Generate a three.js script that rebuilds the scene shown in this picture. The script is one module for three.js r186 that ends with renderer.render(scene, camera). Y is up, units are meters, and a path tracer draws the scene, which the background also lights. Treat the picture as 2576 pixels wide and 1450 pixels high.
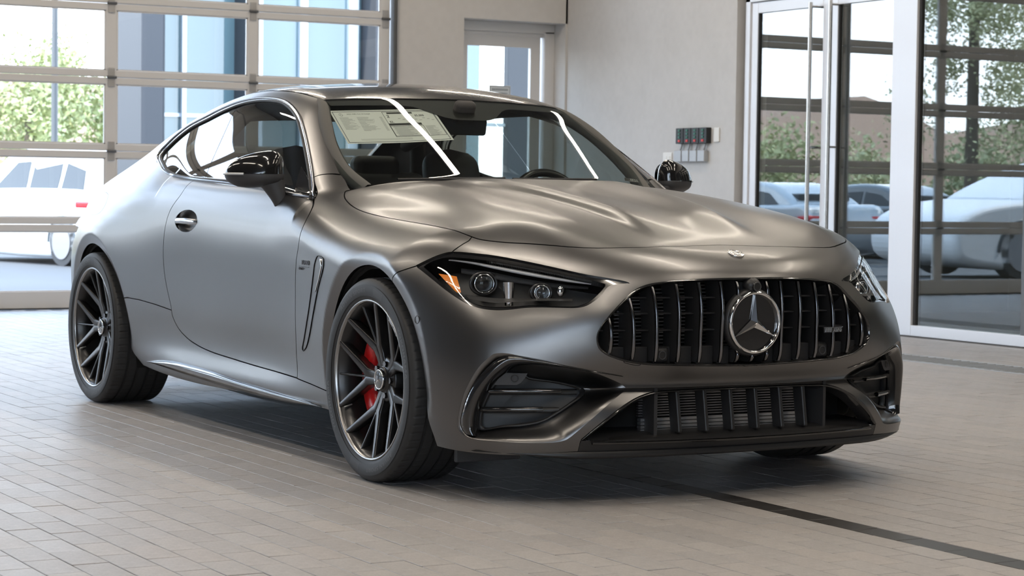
import * as THREE from 'three';
import { mergeGeometries, mergeVertices, toCreasedNormals } from 'three/addons/utils/BufferGeometryUtils.js';
import { RoundedBoxGeometry } from 'three/addons/geometries/RoundedBoxGeometry.js';
import { RectAreaLightUniformsLib } from 'three/addons/lights/RectAreaLightUniformsLib.js';
import { FontLoader } from 'three/addons/loaders/FontLoader.js';
import { TextGeometry } from 'three/addons/geometries/TextGeometry.js';

// ------------------------------------------------------------------ camera
// world: y up, metres; the car stands at the origin and faces +z, its right side is -x
const V3 = (x, y, z) => new THREE.Vector3(x, y, z);
const scene = new THREE.Scene();
const IW = 2576, IH = 1450, FOCAL = 5311.3;
const CAM = V3(-4.0428, 0.98858, 7.8333), YAW = 0.518269, PITCH = -0.0460847, ROLL = 0.0137172;
const camera = new THREE.PerspectiveCamera(2 * Math.atan(IH / 2 / FOCAL) * 180 / Math.PI, IW / IH, 0.1, 400);
const camF = V3(Math.sin(YAW) * Math.cos(PITCH), Math.sin(PITCH), -Math.cos(YAW) * Math.cos(PITCH));
let camR = V3(Math.cos(YAW), 0, Math.sin(YAW)), camU = camR.clone().cross(camF);
{ const r = camR.clone().multiplyScalar(Math.cos(ROLL)).addScaledVector(camU, Math.sin(ROLL));
  const u = camU.clone().multiplyScalar(Math.cos(ROLL)).addScaledVector(camR, -Math.sin(ROLL)); camR = r; camU = u; }
camera.position.copy(CAM);
camera.quaternion.setFromRotationMatrix(new THREE.Matrix4().makeBasis(camR, camU, camF.clone().negate()));
camera.updateMatrixWorld();
// ------------------------------------------------------------------ renderer, sky, sun, ceiling lamps
const renderer = new THREE.WebGLRenderer({ antialias: true });
renderer.toneMapping = THREE.LinearToneMapping; renderer.toneMappingExposure = 1.05;
renderer.shadowMap.enabled = true;
RectAreaLightUniformsLib.init();
camera.focus = 7.0; camera.userData.fStop = 9;
{ // clear bright sky: pale at the horizon, light blue above
  const w = 256, h = 128, d = new Float32Array(w * h * 4);
  for (let j = 0; j < h; j++) { const el = (j + 0.5) / h * Math.PI - Math.PI / 2, t = Math.max(0, Math.sin(el)), k = Math.pow(1 - t, 3);
    const c = el < 0 ? [3.6, 3.6, 3.6] : [lerp0(3.6, 8.2, k), lerp0(5.2, 8.8, k), lerp0(7.6, 9.6, k)];
    for (let i = 0; i < w; i++) { const o = (j * w + i) * 4; d[o] = c[0]; d[o + 1] = c[1]; d[o + 2] = c[2]; d[o + 3] = 1; } }
  function lerp0(a, b, t) { return a + (b - a) * t; }
  const t = new THREE.DataTexture(d, w, h, THREE.RGBAFormat, THREE.FloatType); t.mapping = THREE.EquirectangularReflectionMapping; t.magFilter = THREE.LinearFilter; t.minFilter = THREE.LinearFilter; t.needsUpdate = true;
  scene.background = t;
}
const sun = new THREE.DirectionalLight(rgb0(1, 0.95, 0.87), 8); sun.position.set(-27, 42, -4); sun.target.position.set(0, 0, -12); scene.add(sun, sun.target); sun.castShadow = true;
sun.shadow.camera.left = -40; sun.shadow.camera.right = 40; sun.shadow.camera.top = 40; sun.shadow.camera.bottom = -40; sun.shadow.camera.far = 120; sun.shadow.mapSize.set(2048, 2048);
function rgb0(r, g, b) { return new THREE.Color().setRGB(r, g, b); }
const LED = 50, LEDC = new THREE.Color().setRGB(1, 0.885, 0.74); // radiance of a ceiling strip
// ------------------------------------------------------------------ helpers
let seed = 12345;
function rnd() { seed = (seed * 1664525 + 1013904223) >>> 0; return seed / 4294967296; }
const clamp = (x, a, b) => x < a ? a : x > b ? b : x;
const sstep = (a, b, x) => { const t = clamp((x - a) / (b - a), 0, 1); return t * t * (3 - 2 * t); };
const lerp = (a, b, t) => a + (b - a) * t;
// a photo pixel gives a direction; the distance comes from the surface it meets
const rayDir = (px, py) => camF.clone().addScaledVector(camR, (px - IW / 2) / FOCAL).addScaledVector(camU, -(py - IH / 2) / FOCAL);
function onPlane(px, py, axis, k) { const d = rayDir(px, py); const t = (k - CAM[axis]) / d[axis]; return CAM.clone().addScaledVector(d, t); }
// natural cubic spline through (xs, vs)
function spline(xs, vs) {
  const n = xs.length, m = new Float64Array(n), u = new Float64Array(n);
  for (let i = 1; i < n - 1; i++) {
    const sg = (xs[i] - xs[i - 1]) / (xs[i + 1] - xs[i - 1]), p = sg * m[i - 1] + 2;
    m[i] = (sg - 1) / p;
    u[i] = (6 * ((vs[i + 1] - vs[i]) / (xs[i + 1] - xs[i]) - (vs[i] - vs[i - 1]) / (xs[i] - xs[i - 1])) / (xs[i + 1] - xs[i - 1]) - sg * u[i - 1]) / p;
  }
  m[n - 1] = 0;
  for (let k = n - 2; k >= 0; k--) m[k] = m[k] * m[k + 1] + u[k];
  return (x) => {
    if (x <= xs[0]) { const h = xs[1] - xs[0], s = (vs[1] - vs[0]) / h - h / 6 * m[1]; return vs[0] + s * (x - xs[0]); }
    if (x >= xs[n - 1]) { const h = xs[n - 1] - xs[n - 2], s = (vs[n - 1] - vs[n - 2]) / h + h / 6 * m[n - 2]; return vs[n - 1] + s * (x - xs[n - 1]); }
    let lo = 0, hi = n - 1; while (hi - lo > 1) { const k = (hi + lo) >> 1; if (xs[k] > x) hi = k; else lo = k; }
    const h = xs[hi] - xs[lo], a = (xs[hi] - x) / h, b = (x - xs[lo]) / h;
    return a * vs[lo] + b * vs[hi] + ((a * a * a - a) * m[lo] + (b * b * b - b) * m[hi]) * h * h / 6;
  };
}
// smooth 2-D field: rows V[j][i] at (xs[i], ys[j]), splined to a fine lattice and read as a cubic B-spline
function field(xs, ys, V, nx = 48, ny = 48) {
  const x0 = xs[0], x1 = xs[xs.length - 1], y0 = ys[0], y1 = ys[ys.length - 1];
  const rows = V.map((r) => { const s = spline(xs, r); return Array.from({ length: nx }, (_, i) => s(x0 + (x1 - x0) * i / (nx - 1))); });
  const T = new Float64Array(nx * ny);
  for (let i = 0; i < nx; i++) { const s = spline(ys, rows.map((r) => r[i])); for (let j = 0; j < ny; j++) T[j * nx + i] = s(y0 + (y1 - y0) * j / (ny - 1)); }
  const kx = (nx - 1) / (x1 - x0), ky = (ny - 1) / (y1 - y0), w = [0, 0, 0, 0], q = [0, 0, 0, 0];
  return (x, y) => {
    let fx = (x - x0) * kx, fy = (y - y0) * ky;
    const ix = clamp(Math.floor(fx), 1, nx - 3), iy = clamp(Math.floor(fy), 1, ny - 3);
    let t = clamp(fx - ix, -1, 2), ex = fx - ix - t; const ty = clamp(fy - iy, -1, 2), ey = fy - iy - ty;
    const B = (o, t) => { const t2 = t * t, t3 = t2 * t; o[0] = (1 - 3 * t + 3 * t2 - t3) / 6; o[1] = (4 - 6 * t2 + 3 * t3) / 6; o[2] = (1 + 3 * t + 3 * t2 - 3 * t3) / 6; o[3] = t3 / 6; };
    let out;
    if (t < 0 || t > 1 || ty < 0 || ty > 1 || ex || ey) { // outside the lattice: linear
      const tx = clamp(fx, 0, nx - 1), tyy = clamp(fy, 0, ny - 1), jx = Math.min(Math.floor(tx), nx - 2), jy = Math.min(Math.floor(tyy), ny - 2);
      const u = fx - jx, v = fy - jy, k = jy * nx + jx;
      return lerp(lerp(T[k], T[k + 1], u), lerp(T[k + nx], T[k + nx + 1], u), v);
    }
    B(w, t); B(q, ty); out = 0;
    for (let b = 0; b < 4; b++) { const k = (iy - 1 + b) * nx + ix - 1; out += q[b] * (w[0] * T[k] + w[1] * T[k + 1] + w[2] * T[k + 2] + w[3] * T[k + 3]); }
    return out;
  };
}
const smax = (a, b, k) => { const h = Math.max(k - Math.abs(a - b), 0); return Math.max(a, b) + h * h / (4 * k); };
const smin = (a, b, k) => -smax(-a, -b, k);
// ------------------------------------------------------------------ materials
const std = (o) => new THREE.MeshStandardMaterial(o), phy = (o) => new THREE.MeshPhysicalMaterial(o);
const rgb = (r, g, b) => new THREE.Color().setRGB(r, g, b);
const M = {
  paint: phy({ color: rgb(0.180, 0.177, 0.177), metalness: 0.96, roughness: 0.325, clearcoat: 0.10, clearcoatRoughness: 0.10 }),
  roof: phy({ color: rgb(0.03, 0.03, 0.03), metalness: 0.3, roughness: 0.25, clearcoat: 0.8, clearcoatRoughness: 0.03 }),
  gloss: phy({ color: rgb(0.012, 0.012, 0.013), metalness: 0, roughness: 0.12, clearcoat: 1, clearcoatRoughness: 0.02 }),
  satin: std({ color: rgb(0.018, 0.018, 0.019), metalness: 0.0, roughness: 0.42 }),
  satinMetal: phy({ color: rgb(0.045, 0.045, 0.047), metalness: 0.75, roughness: 0.33, clearcoat: 0.35, clearcoatRoughness: 0.2 }),
  plastic: std({ color: rgb(0.022, 0.022, 0.024), metalness: 0, roughness: 0.6 }),
  greyPlastic: std({ color: rgb(0.05, 0.05, 0.053), metalness: 0, roughness: 0.62 }),
  rubber: std({ color: rgb(0.028, 0.028, 0.029), metalness: 0, roughness: 0.62 }),
  chrome: std({ color: rgb(0.88, 0.88, 0.89), metalness: 1, roughness: 0.10 }),
  darkChrome: std({ color: rgb(0.20, 0.20, 0.21), metalness: 1, roughness: 0.16 }),
  lip: std({ color: rgb(0.36, 0.36, 0.36), metalness: 1, roughness: 0.28 }),
  alu: std({ color: rgb(0.42, 0.43, 0.44), metalness: 0.9, roughness: 0.4 }),
  disc: std({ color: rgb(0.25, 0.25, 0.26), metalness: 0.9, roughness: 0.42 }),
  red: phy({ color: rgb(0.62, 0.012, 0.014), metalness: 0, roughness: 0.35, clearcoat: 0.7, clearcoatRoughness: 0.1 }),
  amber: phy({ color: rgb(0.95, 0.27, 0.02), metalness: 0, roughness: 0.25, clearcoat: 1 }),
  drl: phy({ color: rgb(0.62, 0.63, 0.65), metalness: 0.1, roughness: 0.28 }),
  lens: phy({ color: rgb(0.96, 0.97, 0.98), metalness: 0, roughness: 0.0, transmission: 1, thickness: 0, ior: 1.45 }),
  bulb: phy({ color: rgb(0.9, 0.93, 0.95), metalness: 0, roughness: 0.0, transmission: 1, thickness: 0.03, ior: 1.5 }),
  windscreen: phy({ color: rgb(0.70, 0.74, 0.72), metalness: 0, roughness: 0.0, transmission: 1, thickness: 0, ior: 1.52 }),
  sideGlass: phy({ color: rgb(0.45, 0.49, 0.48), metalness: 0, roughness: 0.0, transmission: 1, thickness: 0, ior: 2.0 }),
  trim: std({ color: rgb(0.045, 0.043, 0.042), metalness: 0, roughness: 0.75 }),
  leather: std({ color: rgb(0.085, 0.08, 0.076), metalness: 0, roughness: 0.55 }),
  gap: std({ color: rgb(0.006, 0.006, 0.006), metalness: 0, roughness: 0.9 }),
};
for (const k in M) M[k].name = k;
M.insert = std({ color: rgb(0.035, 0.036, 0.038), metalness: 0.1, roughness: 0.5 });
M.lampBack = std({ color: rgb(0.06, 0.059, 0.058), metalness: 0.2, roughness: 0.4 });
M.badge = std({ color: rgb(0.55, 0.54, 0.52), metalness: 1, roughness: 0.25 });
M.plasticGrey = std({ color: rgb(0.055, 0.055, 0.058), metalness: 0.2, roughness: 0.5 });
M.mirror = std({ color: rgb(0.8, 0.8, 0.8), metalness: 1, roughness: 0.02 });
M.handle = std({ color: rgb(0.45, 0.46, 0.47), metalness: 1, roughness: 0.18 });
M.sillGloss = phy({ color: rgb(0.03, 0.03, 0.032), metalness: 0.6, roughness: 0.12, clearcoat: 1, clearcoatRoughness: 0.03 });
M.leatherGloss = std({ color: rgb(0.02, 0.02, 0.02), metalness: 0, roughness: 0.25 });
M.lining = std({ color: rgb(0.10, 0.097, 0.092), metalness: 0, roughness: 0.85 });
M.band = std({ color: rgb(0.012, 0.012, 0.012), metalness: 0, roughness: 0.6, side: THREE.DoubleSide });
M.satinPaint = std({ color: rgb(0.13, 0.13, 0.133), metalness: 0.7, roughness: 0.42 });
function canvas(w, h, draw) { const c = document.createElement('canvas'); c.width = w; c.height = h; draw(c.getContext('2d'), w, h); return c; }
const tex = (c, srgb = true) => { const t = new THREE.CanvasTexture(c); if (srgb) t.colorSpace = THREE.SRGBColorSpace; t.anisotropy = 8; return t; };
// ------------------------------------------------------------------ the bay: floor, walls, ceiling
const XB = 5.75, ZA = -8.4, XL = -12.4, ZF = 12.6, HC = 4.62;
const add = (o, parent = scene) => { parent.add(o); return o; };
function mesh(name, geo, mat, parent = scene) { const m = new THREE.Mesh(geo, mat); m.name = name; m.castShadow = m.receiveShadow = true; parent.add(m); return m; }
function struct(name, label, category) { const g = new THREE.Group(); g.name = name; g.userData = { kind: 'structure', label, category }; scene.add(g); return g; }
function thing(name, label, category, group) { const g = new THREE.Group(); g.name = name; g.userData = { label, category }; if (group) g.userData.group = group; scene.add(g); return g; }
const box = (x0, x1, y0, y1, z0, z1) => new THREE.BoxGeometry(x1 - x0, y1 - y0, z1 - z0).translate((x0 + x1) / 2, (y0 + y1) / 2, (z0 + z1) / 2);
const rbox = (x0, x1, y0, y1, z0, z1, r = 0.004) => new RoundedBoxGeometry(x1 - x0, y1 - y0, z1 - z0, 2, r).translate((x0 + x1) / 2, (y0 + y1) / 2, (z0 + z1) / 2);
function noiseTex(n, fn, srgb = true, rep = 1) { const d = new Uint8Array(n * n * 4); for (let j = 0; j < n; j++) for (let i = 0; i < n; i++) { const c = fn(i / n, j / n); d.set([clamp(c[0], 0, 255), clamp(c[1], 0, 255), clamp(c[2], 0, 255), 255], (j * n + i) * 4); } const t = new THREE.DataTexture(d, n, n); t.wrapS = t.wrapT = THREE.RepeatWrapping; t.magFilter = THREE.LinearFilter; t.minFilter = THREE.LinearMipmapLinearFilter; t.generateMipmaps = true; if (srgb) t.colorSpace = THREE.SRGBColorSpace; t.repeat.set(rep, rep); t.needsUpdate = true; return t; }
// tiling value noise
const NL = 64, lat = Array.from({ length: NL * NL }, () => rnd());
function vnoise(x, y, f) { x *= f; y *= f; const i = Math.floor(x), j = Math.floor(y), u = x - i, v = y - j, s = (t) => t * t * (3 - 2 * t), g = (a, b) => lat[((b % f + f) % f % NL) * NL + ((a % f + f) % f % NL)]; return lerp(lerp(g(i, j), g(i + 1, j), s(u)), lerp(g(i, j + 1), g(i + 1, j + 1), s(u)), s(v)); }
const plasterBump = noiseTex(256, (x, y) => { const v = 128 + 70 * (vnoise(x, y, 32) - 0.5) + 60 * (vnoise(x, y, 60) - 0.5); return [v, v, v]; }, false, 1);
const plasterMap = noiseTex(256, (x, y) => { const v = 4 * (vnoise(x, y, 6) - 0.5) + 4 * (vnoise(x, y, 24) - 0.5); return [194 + v, 191 + v, 187 + v]; });
M.plaster = std({ map: plasterMap, bumpMap: plasterBump, bumpScale: 0.0012, roughness: 0.85 }); M.plaster.name = 'plaster';
M.wallDark = std({ color: rgb(0.11, 0.11, 0.115), roughness: 0.8 });
M.ceiling = std({ color: rgb(0.13, 0.13, 0.13), roughness: 0.9 });
M.alumGrey = std({ color: rgb(0.62, 0.605, 0.59), metalness: 0.15, roughness: 0.45 });
M.alumWhite = std({ color: rgb(0.70, 0.71, 0.74), metalness: 0.2, roughness: 0.4 });
M.steel = std({ color: rgb(0.62, 0.60, 0.58), metalness: 1, roughness: 0.25 });
M.darkSteel = std({ color: rgb(0.12, 0.12, 0.12), metalness: 0.6, roughness: 0.5 });
M.pane = phy({ color: rgb(0.97, 0.985, 0.98), metalness: 0, roughness: 0, transmission: 1, thickness: 0, ior: 1.5 });
M.coated = phy({ color: rgb(0.80, 0.84, 0.83), metalness: 0, roughness: 0.0, transmission: 1, thickness: 0, ior: 1.98 });
M.led = std({ color: rgb(0.9, 0.85, 0.75), emissive: LEDC, emissiveIntensity: 9 });
M.blackPlastic = std({ color: rgb(0.012, 0.013, 0.015), roughness: 0.4 }); M.whitePlastic = std({ color: rgb(0.72, 0.70, 0.66), roughness: 0.5 }); M.greyBox = std({ color: rgb(0.42, 0.43, 0.44), metalness: 0.3, roughness: 0.5 });
M.green = std({ color: rgb(0.02, 0.13, 0.09), roughness: 0.4 }); M.redBtn = std({ color: rgb(0.7, 0.05, 0.05), roughness: 0.4 });
const uvm = (g, k = 1) => { const p = g.attributes.position, n = g.attributes.normal, u = g.attributes.uv; for (let i = 0; i < p.count; i++) { const ax = Math.abs(n.getX(i)), ay = Math.abs(n.getY(i)); if (ax > 0.7) u.setXY(i, p.getZ(i) * k, p.getY(i) * k); else if (ay > 0.7) u.setXY(i, p.getX(i) * k, p.getZ(i) * k); else u.setXY(i, p.getX(i) * k, p.getY(i) * k); } return g; };
// floor: slab, tiles, drain
const floor = struct('floor', 'grey clay tile floor of the bay with one dark row of tiles', 'floor');
M.grout = std({ color: rgb(0.10, 0.097, 0.095), roughness: 0.9 });
mesh('floor_bed', box(XL - 0.3, 4.30, -0.2, -0.0035, ZA - 0.3, ZF + 0.3), M.grout, floor); mesh('floor_bed', box(4.66, XB + 3.2, -0.2, -0.0035, ZA - 0.3, ZF + 0.3), M.grout, floor); mesh('floor_bed', box(4.30, 4.66, -0.2, -0.0035, ZA - 0.3, -8), M.grout, floor); mesh('floor_bed', box(4.30, 4.66, -0.2, -0.0035, 6, ZF + 0.3), M.grout, floor);
const TW = 0.1016, TL = 0.2032, GAP = 0.0030;
const tileMap = noiseTex(256, (x, y) => { const v = 10 * (vnoise(x, y, 8) - 0.5) + 14 * (vnoise(x, y, 40) - 0.5) + 12 * (rnd() - 0.5) - (rnd() < 0.002 ? 50 : 0); return [236 + v, 234 + v, 232 + v]; });
const tileBump = noiseTex(256, (x, y) => { const v = 128 + 40 * (vnoise(x, y, 16) - 0.5) + 60 * (rnd() - 0.5); return [v, v, v]; }, false);
const tileBase = [[0.422, 0.410, 0.408], [0.404, 0.396, 0.396], [0.440, 0.428, 0.424], [0.420, 0.412, 0.412], [0.392, 0.382, 0.380], [0.430, 0.414, 0.408]];
const tileMats = tileBase.map((c, i) => { const m = std({ color: rgb(...c), map: tileMap, bumpMap: tileBump, bumpScale: 0.0006, roughness: 0.50 + 0.02 * (i % 3) }); m.name = 'tile_' + 'abcdef'[i]; return m; });
M.darkTile = std({ color: rgb(0.040, 0.038, 0.038), map: tileMap, bumpMap: tileBump, bumpScale: 0.0006, roughness: 0.42 }); M.darkTile.name = 'dark_tile';
const tileGeo = (() => { const a = TW / 2 - GAP / 2, b = TL / 2 - GAP / 2, c = 0.0012, h = 0.012; const P = [], U = [], id = []; const v = (x, y, z) => { P.push(x, y, z); U.push((x / TW + 0.5) * 0.5 + 0.1, (z / TW) * 0.5 + 0.5); return P.length / 3 - 1; };
  const quad = (p, q, r, s) => { const i = [p, q, r, s].map((k) => v(...k)); id.push(i[0], i[1], i[2], i[0], i[2], i[3]); };
  const T = [[-a + c, 0, -b + c], [-a + c, 0, b - c], [a - c, 0, b - c], [a - c, 0, -b + c]], E = [[-a, -c, -b], [-a, -c, b], [a, -c, b], [a, -c, -b]], L = E.map(([x, , z]) => [x, -h, z]);
  quad(T[0], T[1], T[2], T[3]); for (let k = 0; k < 4; k++) { const n = (k + 1) % 4; quad(E[k], E[n], T[n], T[k]); quad(L[k], L[n], E[n], E[k]); }
  const g = new THREE.BufferGeometry(); g.setAttribute('position', new THREE.Float32BufferAttribute(P, 3)); g.setAttribute('uv', new THREE.Float32BufferAttribute(U, 2)); g.setIndex(id); g.computeVertexNormals(); return g; })();
{ const tiles = []; seed = 4242; const c0 = -0.043; // the dark row's middle
  const project = (p) => { const q = p.clone().sub(CAM), z = q.dot(camF); return [IW / 2 + FOCAL * q.dot(camR) / z, IH / 2 - FOCAL * q.dot(camU) / z, z]; };
  for (let i = Math.ceil((-5.6 - c0) / TW); i * TW + c0 < XB - 0.05; i++) { const off = (i % 2 ? 0.5 : 0) * TL + (rnd() - 0.5) * 0.012; for (let j = Math.ceil(ZA / TL) ; j * TL < 8.5; j++) { const x = i * TW + c0, z = j * TL + off; if (z < ZA - 0.02) continue; if (x > 4.30 && x < 4.66 && z > -8 && z < 6) { rnd(); continue; }
      tiles.push({ x, z, k: i === 0 && z > -1.5 ? 6 : Math.floor(rnd() * 6), y: (rnd() - 0.5) * 0.0012, rx: (rnd() - 0.5) * 0.006, rz: (rnd() - 0.5) * 0.010 }); } }
  for (const t of tiles) { const p = V3(t.x, 0, t.z), [u, v, z] = project(p); t.s = z > 0 && u > -20 && u < IW + 20 && v > 0 && v < IH + 30 ? 1 / z : 0; if (t.s && Math.abs(t.x) < 0.9 && t.z > -2.2 && t.z < 2.2) t.s *= 0.3; }
  const shown = tiles.filter((t) => t.s > 0).sort((a, b) => b.s - a.s).slice(0, 300), set = new Set(shown);
  const o = new THREE.Object3D(); const place = (t, ob) => { ob.position.set(t.x, t.y, t.z); ob.rotation.set(t.rx, 0, t.rz); };
  for (const t of shown) { const m = mesh('tile', tileGeo, t.k === 6 ? M.darkTile : tileMats[t.k], floor); place(t, m); }
  for (const dark of [false, true]) { const l = tiles.filter((t) => !set.has(t) && (t.k === 6) === dark); const im = new THREE.InstancedMesh(tileGeo, dark ? M.darkTile : (() => { const m = tileMats[0].clone(); m.color.setRGB(1, 1, 1); m.name = 'tile_far'; return m; })(), l.length); im.name = dark ? 'dark_tiles_further_off' : 'tiles_further_off'; im.userData.kind = 'stuff'; l.forEach((t, i) => { place(t, o); o.updateMatrix(); im.setMatrixAt(i, o.matrix); if (!dark) im.setColorAt(i, rgb(...tileBase[t.k])); }); im.castShadow = im.receiveShadow = true; floor.add(im); }
  // drain along the glazed wall
  const dr = mesh('drain_channel', box(4.30, 4.66, -0.195, -0.10, -8, 6), M.gap, floor); mesh('drain_edge', box(4.30, 4.325, -0.1, 0.001, -8, 6), M.greyBox, floor); mesh('drain_edge', box(4.635, 4.66, -0.1, 0.001, -8, 6), M.greyBox, floor);
  const bars = []; for (let z = -4; z < 1.2; z += 0.075) { const b = mesh('drain_bar', new THREE.BoxGeometry(0.31, 0.01, 0.026), M.greyBox, floor); b.position.set(4.48, -0.005, z); b.rotation.y = 0.0; }
  const more = []; for (let z = -8; z < -4.02; z += 0.075) more.push(new THREE.BoxGeometry(0.31, 0.01, 0.026).translate(4.48, -0.005, z)); for (let z = 1.25; z < 6; z += 0.075) more.push(new THREE.BoxGeometry(0.31, 0.01, 0.026).translate(4.48, -0.005, z)); const mb = mesh('drain_bars_further_off', mergeGeometries(more), M.greyBox, floor); mb.userData.kind = 'stuff';
  mesh('floor_apron', box(XL, XB, -0.0034, -0.0005, 8.5, ZF), tileMats[1], floor); mesh('floor_apron', box(XL, -5.6, -0.0034, -0.0005, ZA, 8.5), tileMats[1], floor);
}
// overhead glazed doors
const SEC = 0.588, RAIL = 0.113;
function overheadDoor(n, zIn, dir, label, xs, zGlass) {
  const g = struct('door_' + n, label, 'overhead door'); const x0 = xs[0] - 0.045, x1 = xs[xs.length - 1] + 0.045, zc = zGlass, top = 7 * SEC + 0.06;
  for (let k = 0; k <= 7; k++) { const y = k * SEC + 0.085 - 0.0; const lo = k === 0 ? 0.01 : y - RAIL / 2, hi = k === 0 ? 0.145 : k === 7 ? y + RAIL / 2 : y + RAIL / 2;
    if (k === 0 || k === 7) mesh('rail', rbox(x0, x1, lo, hi, zc - 0.025, zc + 0.025, 0.006), M.alumGrey, g); else { mesh('rail', rbox(x0, x1, lo, y - 0.002, zc - 0.025, zc + 0.025, 0.006), M.alumGrey, g); mesh('rail', rbox(x0, x1, y + 0.002, hi, zc - 0.025, zc + 0.025, 0.006), M.alumGrey, g); } }
  for (let k = 0; k < 7; k++) { const ya = k === 0 ? 0.14 : k * SEC + 0.085 + RAIL / 2 - 0.004, yb = (k + 1) * SEC + 0.085 - RAIL / 2 + 0.004;
    xs.forEach((x, i) => { mesh('stile', rbox(x - 0.045, x + 0.045, ya, yb, zc - 0.023, zc + 0.023, 0.005), M.alumGrey, g);
      if (k > 0) { const h = mesh('hinge', rbox(x - 0.028, x + 0.028, k * SEC + 0.085 - 0.075, k * SEC + 0.085 + 0.075, zc + dir * 0.026, zc + dir * 0.034, 0.003), M.steelGrey, g); mesh('hinge_pin', new THREE.CylinderGeometry(0.011, 0.011, 0.075, 12).rotateZ(Math.PI / 2).translate(x, k * SEC + 0.085, zc + dir * 0.042), M.darkSteel, h); }
      if (i < xs.length - 1) { mesh('pane', new THREE.PlaneGeometry(xs[i + 1] - x - 0.086, yb - ya + 0.004).translate((x + xs[i + 1]) / 2, (ya + yb) / 2, zc), M.pane, g); mesh('pane_bead', mergeGeometries([box(x + 0.045, x + 0.057, ya, yb, zc + dir * 0.004, zc + dir * 0.018), box(xs[i + 1] - 0.057, xs[i + 1] - 0.045, ya, yb, zc + dir * 0.004, zc + dir * 0.018), box(x + 0.045, xs[i + 1] - 0.045, ya, ya + 0.012, zc + dir * 0.004, zc + dir * 0.018), box(x + 0.045, xs[i + 1] - 0.045, yb - 0.012, yb, zc + dir * 0.004, zc + dir * 0.018)]), M.alumGrey, g); } }); }
  mesh('threshold_seal', box(x0, x1, 0.0005, 0.012, zc - 0.02, zc + 0.02), M.rubber, g);
  for (const x of [x0 - 0.03, x1 + 0.03]) { mesh('track', box(x - 0.014, x + 0.014, 0, top, zc + dir * 0.0, zc + dir * 0.07), M.darkSteel, g); mesh('track_edge', box(x + 0.016 * Math.sign(x - 0.3), x + 0.034 * Math.sign(x - 0.3), 0, top, zc + dir * 0.02, zc + dir * 0.075), M.steelGrey, g); }
  return g;
}
M.steelGrey = std({ color: rgb(0.46, 0.45, 0.44), metalness: 0.7, roughness: 0.4 });
const stiles = []; for (let k = 0; k < 7; k++) stiles.push(3.955 - (6 - k) * 1.2125);
overheadDoor(1, ZA, 1, 'glazed aluminium overhead door behind the coupe', stiles, ZA - 0.06);
const stilesL = []; for (let k = 0; k < 7; k++) stilesL.push(-4.0 - (6 - k) * 1.2125);
overheadDoor(6, ZA, 1, 'second glazed overhead door in the same wall, left of the first', stilesL, ZA - 0.06);
overheadDoor(2, ZF, -1, 'glazed overhead door at the far end of the next lane', stilesL, ZF + 0.06);
const EX0 = stilesL[0] - 0.12, EX1 = stilesL[6] + 0.115;
const DX0 = stiles[0] - 0.12, DX1 = stiles[6] + 0.115, DT = 4.26;
// wall with the first door and a recessed side door
{ const w = struct('wall_back', 'plastered wall beside the overhead door', 'wall'); const P = (n, ...a) => mesh(n, uvm(box(...a)), M.plaster, w); const t = ZA - 0.32;
  P('wall_face', XL, EX0, 0, HC, t, ZA); P('wall_face', EX0, EX1, DT, HC, t, ZA); P('wall_face', EX1, DX0, 0, HC, t, ZA); P('wall_face', DX0, DX1, DT, HC, t, ZA); P('wall_face', DX1, 4.70, 0, HC, t, ZA); P('wall_face', 4.70, XB + 0.1, 2.485, HC, t, ZA + 0.0); P('wall_face', XB - 0.02, XB + 0.4, 0, HC, t - 0.1, ZA); }
{ const d = struct('door_3', 'grey framed glass side door in the corner recess', 'door'); const z = ZA - 0.25, x0 = 4.70, x1 = 5.73;
  mesh('door_frame', rbox(x0, x1, 2.40, 2.485, z - 0.05, z + 0.06, 0.004), M.alumGrey, d); mesh('frame_stop', rbox(x0, x1 - 0.06, 2.37, 2.40, z - 0.03, z + 0.03, 0.003), M.alumGrey, d); mesh('door_frame', rbox(x1 - 0.10, x1, 0, 2.42, z - 0.05, z + 0.06, 0.004), M.alumGrey, d); mesh('door_frame', rbox(x0, x0 + 0.06, 0, 2.42, z - 0.05, z + 0.06, 0.004), M.alumGrey, d);
  const leaf = mesh('door_leaf', mergeGeometries([box(x0 + 0.062, x0 + 0.16, 0.01, 2.37, z - 0.02, z + 0.02), box(x1 - 0.225, x1 - 0.125, 0.01, 2.37, z - 0.02, z + 0.02), box(x0 + 0.16, x1 - 0.225, 2.27, 2.37, z - 0.02, z + 0.02), box(x0 + 0.16, x1 - 0.225, 0.01, 0.25, z - 0.02, z + 0.02)]), M.alumGrey, d);
  mesh('pane', box(x0 + 0.158, x1 - 0.223, 0.248, 2.272, z - 0.004, z + 0.004), M.pane, leaf);
  const st = mesh('door_notice', new THREE.PlaneGeometry(0.22, 0.13).rotateY(0).translate(5.20, 1.86, z + 0.006), std({ map: tex(canvas(256, 152, (x, w, h) => { x.fillStyle = '#cfd4d6'; x.fillRect(0, 0, w, h); x.strokeStyle = '#8a9094'; x.lineWidth = 8; x.strokeRect(12, 12, w - 24, h - 24); x.fillStyle = '#5d6468'; for (let i = 0; i < 14; i++) { x.fillRect(34 + i * 14, 30, 8, 26); } for (let i = 0; i < 3; i++) x.fillRect(34, 74 + i * 20, 190, 8); })), roughness: 0.5 }), leaf); st.material.name = 'door_notice'; }
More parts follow.
